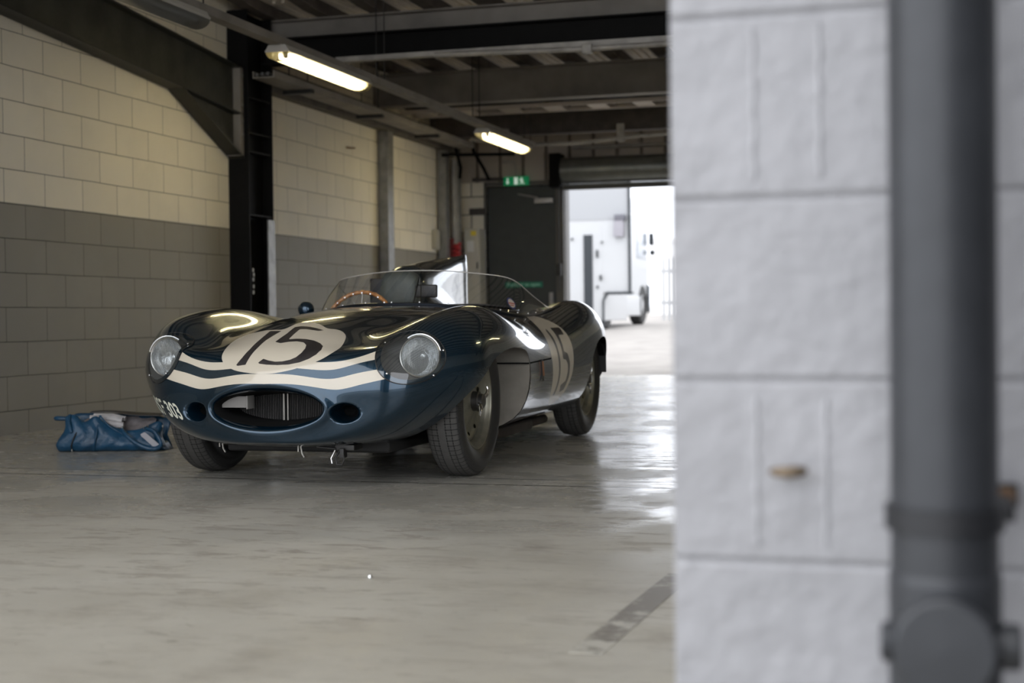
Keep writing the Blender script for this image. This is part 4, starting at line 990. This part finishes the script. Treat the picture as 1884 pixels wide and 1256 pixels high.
# roller shutter
rs = thing('roller_shutter', 'rolled-up grey metal roller shutter over the bright opening', 'shutter', (-2.8, YB-.12, 2.48))
SHM = M('shutter_grey', (.20, .205, .19), .38, .7, var=.2)
m = MB(); m.lathe([(-1.62, .0005)]+[(-1.62, .155)]+[(1.62, .155)]+[(1.62, .0005)], 'x', (0, 0, .04), 40); m.build('roll', SHM, rs, angle=30)
m = MB()
for k in range(3): m.prism([(.0, -.02-.055*k), (-.014, -.035-.055*k), (-.014, -.058-.055*k), (.0, -.073-.055*k), (.008, -.045-.055*k)], 'x', -1.58, 1.58)
build_each(m, 'slat', SHM, rs, smooth=False)
m = MB(); m.box(-1.6, 1.6, -.02, .03, -.20, -.15); m.build('bottom_rail', M('bottom_rail', (.07, .068, .06), .5, .5), rs, smooth=False)
m = MB(); m.box(-1.74, -1.61, -.17, .10, -.17, .24, .01); m.build('end_bracket', BLACK, rs)
m = MB(); m.box(-1.72, -1.62, .06, .115, -2.48, -.17); m.build('guide_rail', FR, rs, smooth=False)
m = MB(); m.tube([(-1.665, .02, -1.45), (-1.665, .0, -.6), (-1.665, .02, .1)], .008, 6); m.box(-1.70, -1.64, -.01, .05, -1.25, -1.1, .005); build_each(m, 'pull_chain', DARKMET, rs)
RD = M('rail_dark', (.05, .04, .035), .5)
m = MB(); m.box(-5.60, -5.20, YB-.05, YB-.003, 2.435, 2.475); tag(m.build('steel_rail', RD, smooth=False), 'dark rail on the back wall left of the exit sign', 'rail')
m = MB(); m.box(XW+.14, -5.44, YB-.03, YB-.003, 2.02, 2.10); tag(m.build('steel_rail', RD, smooth=False), 'short dark bar left of the top of the dark door', 'rail')
# corner services: pipes, extinguisher, boxes
for x, y, r, mt, lab in ((XW+.10, 16.93, .04, LGREY, 'pale vertical pipe behind the red hose in the back left corner'), (XW+.075, 17.10, .06, GALV, 'thick grey vertical duct in the back left corner')):
    m = MB(); m.tube([(x, y, 0), (x, y, 2.66)], r, 16); o = tag(m.build('service_pipe', mt), lab, 'pipe'); m = MB(); m.tube([(x, y, 1.2), (x, y, 1.24)], r+.01, 16); m.build('pipe_collar', mt, o)
fe = thing('fire_hose', 'coiled red hose on a dark red backing in the back left corner', 'hose', (XW+.16, 16.83, 1.45))
m = MB(); m.tube([(.035*math.cos(a), .05*math.sin(a), .18-.055*a/(2*math.pi)) for a in np.linspace(0, 14*math.pi, 120)], .021, 8)
m.build('hose_coil', M('red_hose', (.42, .03, .035), .45), fe)
m = MB(); m.box(-.16, -.03, -.04, .0, -.22, .25, .008); m.build('backing', M('red_dark', (.16, .02, .02), .5), fe)
cb_ = thing('switch_cabinet', 'cream electrical cabinet with yellow sticker in the back corner', 'cabinet', (-5.53, 17.24, 1.38))
m = MB(); m.box(-.10, .10, -.12, .14, -.65, .45, .008); m.build('cabinet_body', M('cabinet_cream', (.50, .48, .42), .45), cb_)
m = MB(); m.box(-.09, .09, -.13, -.12, -.50, .42, .003); m.build('door', MATS['cabinet_cream'], cb_)
m = MB(); m.box(-.01, .06, -.133, -.130, .36, .42); m.build('warning_sticker', M('yellow_sticker', (.75, .60, .05), .5), cb_, smooth=False)
m = MB(); m.box(-.06, .03, -.133, -.130, .16, .30); m.build('notice', M('paper_white', (.7, .7, .68), .6), cb_, smooth=False)
m = MB(); m.box(.065, .08, -.145, -.13, -.05, .03, .003); m.build('handle', BLACK, cb_)
m = MB(); m.box(XW, XW+.06, 16.38, 16.50, 1.55, 1.78, .006); tag(m.build('socket_box', M('box_cream', (.40, .37, .30), .5)), 'small beige box on the wall near the back column', 'box')
m = MB(); m.box(XW, XW+.03, 11.78, 11.86, 1.83, 1.92, .006); tag(m.build('switch_box', MATS['box_cream']), 'small light switch on the cream wall beside the black column', 'switch')
for pts, r, lab in (([(-5.40, 16.80, 3.42), (-5.40, 16.82, 2.75), (-5.30, 16.9, 2.55), (-5.24, 16.95, 2.40)], .022, 'black cable hanging down left of the exit sign'), ([(-5.62, 16.76, 3.42), (-5.60, 16.77, 2.75), (-5.55, 16.78, 2.55), (-5.57, 16.80, 2.42)], .022, 'short black cable drooping by the second lit strip light'), ([(-5.7, 16.5, 2.68), (-4.9, 16.9, 2.70)], .02, 'black cable stretched under the roof in the back left corner')):
    m = MB(); m.tube(pts, r, 8); tag(m.build('drooping_cable', BLACK), lab, 'cable')

# drainpipe on the pier --------------------------------------
dp = thing('drainpipe', 'dark grey plastic drainpipe on the white pier', 'pipe', (.006, 1.655, 0))
PVC = M('dark_grey_pvc', (.040, .043, .049), .42, var=.22, vscale=9, bump=.08, bscale=20)
m = MB(); m.tube([(0, 0, .40), (0, 0, 4.2)], .0575, 48); m.build('pipe', PVC, dp)
m = MB(); m.lathe([(.496, .057), (.496, .0635), (.522, .0635), (.522, .057)], 'z', (0, 0, 0), 48); m.box(.055, .075, .03, .16, .50, .518, .002); build_each(m, 'pipe_clip', M('clip_black', (.018, .019, .022), .5), dp)
m = MB(); m.lathe([(.20, .060), (.40, .060), (.436, .0600), (.446, .0600), (.449, .058)], 'z', (0, 0, 0), 48); m.build('socket', PVC, dp)
m = MB(); m.lathe([(.05, .046), (-.055, .047), (-.060, .0525), (-.082, .053), (-.086, .049), (-.088, .0003)], 'y', (0, 0, .379), 48); m.build('access_cap', PVC, dp)
m = MB(); m.lathe([(-.068, .0005), (-.068, .019), (-.065, .022), (-.054, .022), (-.05, .020), (.05, .022), (.056, .022), (.058, .025), (.076, .025), (.079, .022), (.079, .0005)], 'x', (0, -.01, .3705), 40); m.build('side_boss', PVC, dp)
m = MB(); m.tube([(0, 0, .36), (0, 0, 0)], .0575, 32); m.build('lower_pipe', PVC, dp)
RUST = M('rusty_bolt', (.22, .13, .07), .6, .5, var=.5, vscale=60)
m = MB(); m.lathe([(-.018, .0005), (-.018, .010), (-.008, .011), (-.008, .007), (0, .007)], 'y', (.077, YF-.025, .515), 8); o = tag(m.build('clip_bolt', RUST), 'rusty bolt on the right of the drainpipe clip', 'bolt'); m = MB(); m.box(.064, .090, YF-.025, YF, .502, .528, .002); m.build('bolt_plate', DARKMET, o)
m = MB(); m.tube([(-.199, YF-.020, .538), (-.192, YF-.026, .5375), (-.178, YF-.030, .538), (-.165, YF-.028, .539), (-.157, YF-.022, .539)], [.0035, .006, .0075, .0075, .005], 12); pg = tag(m.build('wall_plug', M('brass_stub', (.20, .15, .10), .45, .4, var=.4, vscale=90)), 'small brass coloured stub sticking out of the white pier', 'fitting')
m = MB(); m.tube([(-.180, YF+.003, .538), (-.180, YF-.026, .538)], .005); m.build('plug_shank', MATS['brass_stub'], pg)

m = MB(); m.tube([(XW, 13.78, 2.48), (XW+.04, 13.80, 2.475), (XW+.045, 13.90, 2.485)], .010, 8); tag(m.build('wall_hook', RUST), 'small rusty bracket stub high on the cream wall between the columns', 'bracket')
# things on the floor ----------------------------------------
m = MB(); m.lathe([(0, .007), (.006, .007), (.009, .005), (.010, .0005)], 'z', (-1.54, 3.80, 0), 6); tag(m.build('metal_nut', CHROME), 'tiny metal nut on the foreground floor', 'nut')
m = MB(); m.add([(-.775, 3.05, .0015), (-.700, 3.05, .0015), (-.66, 4.05, .0015), (-.735, 4.05, .0015), (-.775, 3.05, 0), (-.700, 3.05, 0), (-.66, 4.05, 0), (-.735, 4.05, 0)], [(0, 1, 2, 3), (0, 4, 5, 1), (1, 5, 6, 2), (2, 6, 7, 3), (3, 7, 4, 0)])
tp = NB('worn_tape'); tn = tp.noise(tp.tc.outputs['Object'], 9.0, 6, .7); wear = tp.math('ADD', tn, tp.math('MULTIPLY', tp.math('SUBTRACT', tp.y, 3.5), .22))
tp.col(tp.mix(tp.ramp(wear, .38, .54, 0, .9), (.42, .405, .355), (.15, .135, .115))); tp.rough(.4); TAPE = tp.m; tag(m.build('floor_tape', TAPE, smooth=False), 'worn dark strip of tape on the floor near the pier', 'tape')

# blue leather bag -------------------------------------------
bag = thing('leather_bag', 'slumped blue leather holdall lying open on the floor at the left', 'bag', (-4.50, 7.30, 0))
BL = M('blue_leather', (.008, .060, .125), .40, var=.3, vscale=10, bump=.35, bscale=55)
ax = Vector((math.cos(.30), math.sin(.30), 0)); ay = Vector((-math.sin(.30), math.cos(.30), 0))
def bp(a, b, z): v = ax*a+ay*b; return (v.x, v.y, z)
prof = [(-.300,.55,.060,.100),(-.290,.80,.120,.165),(-.265,.95,.185,.195),(-.220,1.0,.208,.205),(-.175,1.0,.200,.205),(-.150,1.0,.170,.205),(-.110,1.0,.180,.205),(-.072,1.03,.200,.203),(-.030,1.02,.172,.200),(.020,1.0,.142,.197),(.065,1.0,.124,.193),(.130,1.0,.118,.190),(.180,1.0,.128,.187),(.225,.97,.160,.180),(.262,.90,.160,.165),(.285,.75,.110,.130),(.297,.5,.055,.080)]
S_ = curve(prof, 80); V = []; K = 72
for i, (a, w, h, hb_) in enumerate(S_):
    ring = curve([(-.125, .003), (-.150, .03), (-.152, .32*h), (-.130, .75*h), (-.100, h), (-.088, h-.006), (-.078, .62*h), (-.04, .045), (.03, .045), (.068, .6*hb_), (.078, hb_-.006), (.092, hb_), (.115, .6*hb_), (.118, .05), (.10, .003), (0, .002)], K, True)
    for k, (y, z) in enumerate(ring):
        f = 1+.030*math.sin(a*38+z*22)+.022*math.sin(a*71-z*60)
        V.append(bp(a+.02*math.sin(z*30+a*9), y*w*f, max(.002, z)))
F = [(i*K+k, i*K+(k+1) % K, (i+1)*K+(k+1) % K, (i+1)*K+k) for i in range(79) for k in range(K)]+[list(range(K))[::-1], [79*K+k for k in range(K)]]
link_mesh('bag_body', V, F, BL, bag)
m = MB(); lin = curve([(-.16, -.075, .165), (-.07, -.080, .175), (.02, -.075, .125), (.10, -.07, .105), (.19, -.065, .115), (.22, -.02, .15), (.20, .065, .175), (0, .070, .185), (-.15, .065, .185)], 48, True); c0 = lin.mean(0)*np.array([1, 1, .6]); n = len(lin)
m.add([bp(*p) for p in lin]+[bp(*c0)], [(i, (i+1) % n, n) for i in range(n)]); m.build('bag_lining', M('lining_grey', (.30, .27, .27), .7, var=.3, vscale=30), bag)
m = MB(); Pp = curve([(-.165, .095, .212), (-.05, .10, .214), (.06, .10, .205), (.265, .075, .196)], 24); Pq = curve([(-.15, .0, .210), (-.04, .01, .212), (.06, -.01, .198), (.25, -.03, .190)], 24)
m.add([bp(*p) for p in Pp]+[bp(*p) for p in Pq]+[bp(p[0], p[1], p[2]+.004) for p in Pp]+[bp(p[0], p[1], p[2]+.004) for p in Pq], [(i, i+1, 24+i+1, 24+i) for i in range(23)]+[(48+i, 72+i, 72+i+1, 48+i+1) for i in range(23)]+[(24+i, 24+i+1, 72+i+1, 72+i) for i in range(23)]+[(i+1, i, 48+i, 48+i+1) for i in range(23)])
m.build('bag_flap', M('flap_black', (.030, .027, .025), .5), bag)
m = MB(); m.tube([bp(-.14, -.04, .180), bp(-.03, -.03, .182), bp(.04, -.03, .165)], .020, 10); m.tube([bp(-.13, .0, .195), bp(-.02, .01, .190), bp(.05, .0, .175)], .014, 8); m.tube([bp(-.10, -.05, .160), bp(0, -.05, .145), bp(.05, -.045, .14)], .018, 8)
build_each(m, 'bag_content', M('white_cloth', (.55, .53, .53), .7, var=.3, vscale=25), bag)
def strap(name, pts, r, mat=None):
    m = MB(); m.tube(curve(pts, 30), r, 10); return m.build(name, mat or BL, bag)
strap('bag_handle', [bp(.058, -.115, .122), bp(.09, -.150, .095), bp(.15, -.175, .050), bp(.215, -.185, .022), bp(.262, -.178, .018), bp(.285, -.165, .035), bp(.268, -.150, .08), bp(.235, -.135, .115), bp(.20, -.12, .125)], .0125)
strap('bag_handle', [bp(-.25, .0, .178), bp(-.29, -.005, .180), bp(-.34, .0, .182), bp(-.350, .03, .178), bp(-.30, .05, .176), bp(-.25, .05, .176)], .0125)
ZP = M('zip_dark', (.01, .012, .015), .5)
strap('bag_zip', [bp(-.175, -.115, .150), bp(-.195, -.148, .095), bp(-.215, -.155, .04), bp(-.217, -.135, .008)], .0045, ZP)
strap('piping', [bp(-.070, -.095, .200), bp(-.072, -.135, .140), bp(-.080, -.158, .07), bp(-.093, -.140, .008)], .005)
strap('piping', [bp(-.066, -.100, .200), bp(-.02, -.118, .150), bp(.03, -.122, .115), bp(.09, -.135, .085), bp(.13, -.15, .06)], .0045)
strap('strap_tab', [bp(-.235, -.105, .204), bp(-.232, -.135, .165), bp(-.215, -.15, .11)], .010)
m = MB(); m.prism([(0, 0), (.022, .012), (.030, .008), (.098, -.062), (.092, -.078), (.060, -.072), (.004, -.012)], 'y', -.002, .002); tg = m.build('luggage_tag', M('tag_white', (.50, .49, .52), .5), bag, smooth=False); tg.location = Vector(bp(.180, -.190, .100)); tg.rotation_euler = (math.radians(18), 0, .3)
m = MB()
for a, b, z in ((.060, -.118, .128), (.185, -.13, .125), (.205, -.125, .130), (-.238, -.09, .198), (-.212, -.09, .198), (-.180, -.118, .145), (-.217, -.140, .004), (.283, -.10, .13)): m.tube([bp(a, b, z), bp(a, b-.004, z+.014)], .0045, 8)
build_each(m, 'bag_buckle', CHROME, bag)

# outdoors ---------------------------------------------------
AS = M('asphalt', (.30, .285, .27), .8, var=.2, vscale=2, bump=.4, bscale=60)
m = MB(); m.add([(-40, YB+.05, -.01), (40, YB+.05, -.01), (40, 32, .44), (-40, 32, .44), (40, 80, 1.2), (-40, 80, 1.2)], [(0, 1, 2, 3), (3, 2, 4, 5)]); struct(m.build('ground', AS, smooth=False), 'pale asphalt yard behind the garage', 'ground')
m = MB(); m.add([(-40, -60, -.02), (40, -60, -.02), (40, YF, -.02), (-40, YF, -.02)], [(0, 1, 2, 3)]); struct(m.build('ground', AS, smooth=False), 'pale asphalt in front of the garage', 'ground')
def gz(y): return .44*(y-YB)/(32-YB) if y < 32 else .44+(y-32)*.0158
WHT = M('truck_white', (.47, .48, .49), .35, coat=.2); WHG = M('truck_pale_grey', (.37, .38, .395), .4); TBLK = M('truck_black', (.02, .025, .03), .6)
tk = thing('truck', 'white articulated truck parked outside behind the garage', 'truck', (-7.1, 32, gz(32)))
def tb(m, y0, y1, z0, z1, x0=-2.5, x1=0.0, b=.03): m.box(x0, x1, y0-32, y1-32, z0-gz(32), z1-gz(32), b)
def TX(px): return -31.2*(.2524-(px-1042)*.000393)+7.1     # across, seen from the doorway
def TZ(y): return .733+(579.5-y)*.012-gz(32)
m = MB(); m.box(TX(1042)-6, TX(1110), -.8, 1.7, .18, 4.6, .03); m.box(TX(1110)-.02, TX(1157), -.8, -.55, TZ(537), 4.6, .02); build_each(m, 'trailer_box', WHT, tk)
m = MB(); m.box(TX(1042)-6, TX(1157), -.815, -.80, TZ(404), 4.5, .003); build_each(m, 'trailer_band', WHG, tk)
m = MB(); m.box(TX(1074), TX(1090), -.83, -.78, .2, TZ(431), .003); m.build('trailer_door', TBLK, tk)
m = MB(); m.box(TX(1131), TX(1149), -.95, -.80, TZ(436), TZ(406), .01); m.build('window_flap', M('flap_grey', (.30, .29, .32), .5), tk); m = MB(); m.box(TX(1133), TX(1152), -.97, -.80, TZ(406), TZ(396), .01); m.build('flap_hinge', M('hinge_grey', (.12, .12, .14), .5), tk)
for px, y, h in ((1053, 438, 4), (1108, 445, 3), (1099, 466, 14), (1099, 527, 5), (1105, 510, 10)):
    m = MB(); m.box(TX(px-1.5), TX(px+1.5), -.86, -.80, TZ(y+h/2), TZ(y-h/2), .005); m.build('trailer_fitting', TBLK, tk)
m = MB(); m.box(TX(1156), TX(1160.5), -.85, -.79, TZ(537), 4.5); m.box(TX(1116), TX(1161), -.86, -.6, TZ(541), TZ(536)); m.prism([(TX(1108), TZ(552)), (TX(1111), TZ(552)), (TX(1118), TZ(541)), (TX(1116), TZ(536))], 'y', -.86, -.78); m.box(TX(1108), TX(1111), -.86, -.78, TZ(600), TZ(552)); build_each(m, 'black_edging', TBLK, tk)
m = MB(); tb(m, 34.7, 36.9, 1.15, 3.25, -2.45, -.03, .12); tb(m, 34.7, 36.4, 3.2, 3.7, -2.3, -.2, .15); build_each(m, 'cab', WHT, tk)
m = MB(); tb(m, 35.3, 36.5, 2.15, 2.95, -.04, -.01, .01); m.build('cab_window', M('cab_glass', (.35, .38, .42), .1), tk)
m = MB(); tb(m, 32.6, 35.9, .72, 1.22, -.5, .0, .04); m.build('side_tank', WHT, tk)
m = MB(); tb(m, 36.75, 36.85, 2.52, 2.84, .0, .12, .03); m.build('mirror', TBLK, tk)
m = MB(); m.lathe([(0, .001), (0, .065), (.06, .075), (.08, .05), (.09, .001)], 'y', (.07, 4.8, 1.90), 16); m.build('wide_angle_mirror', TBLK, tk)
for y in (31.9, 36.0):
    m = MB(); m.lathe([(-.30, .001), (-.30, .45), (-.26, .50), (-.04, .50), (0, .45), (0, .30), (-.06, .29)], 'x', (.0, y-32, gz(y)-gz(32)+.5), 32); w = m.build('truck_wheel', M('truck_tyre', (.03, .03, .03), .7), tk)
    m = MB(); m.lathe([(-.06, .30), (-.10, .15), (-.02, .12), (-.02, .001)], 'x', (.0, y-32, gz(y)-gz(32)+.5), 24); m.build('wheel_hub', M('truck_hub', (.5, .5, .5), .4, .6), w)
m = MB(); tb(m, 31.25, 32.5, 1.02+.42, 1.52, -.6, .02, .02); tb(m, 36.6, 36.75, .8, 1.5, -.5, .02, .02); build_each(m, 'mudguard', TBLK, tk)
fence = thing('picket_fence', 'white picket fence behind the truck', 'fence', (-7.6, 41, gz(41)))
m = MB(); m.box(0, 8, .03, .07, .45, .55); m.box(0, 8, .03, .07, 1.35, 1.45); build_each(m, 'rail', WHT, fence, smooth=False)
pk = None
for k in range(46):
    if pk is None:
        m = MB(); m.prism([(-.045, 0), (.045, 0), (.045, 1.75), (0, 1.83), (-.045, 1.75)], 'y', 0, .03); pk = m.build('picket', WHT, fence, smooth=False); q = pk
    else: q = pk.copy(); C.objects.link(q)
    q.location = (.1+.165*k, 0, 0)
bl = thing('distant_building', 'pale low building with a beige panel behind the picket fence', 'building', (-7.0, 52, gz(52)))
m = MB(); m.box(-3, 14, 0, 6, 0, 2.6); m.build('wall', M('far_white', (.9, .9, .9), .6), bl, smooth=False)
m = MB(); m.box(-3.05, 14.05, -.05, 6.05, 2.6, 2.75); m.build('roof', MATS['far_white'], bl, smooth=False)
m = MB(); m.box(-1.15, -.45, -.04, 0, .9, 2.5); m.build('panel', M('far_beige', (.45, .38, .28), .6), bl, smooth=False)
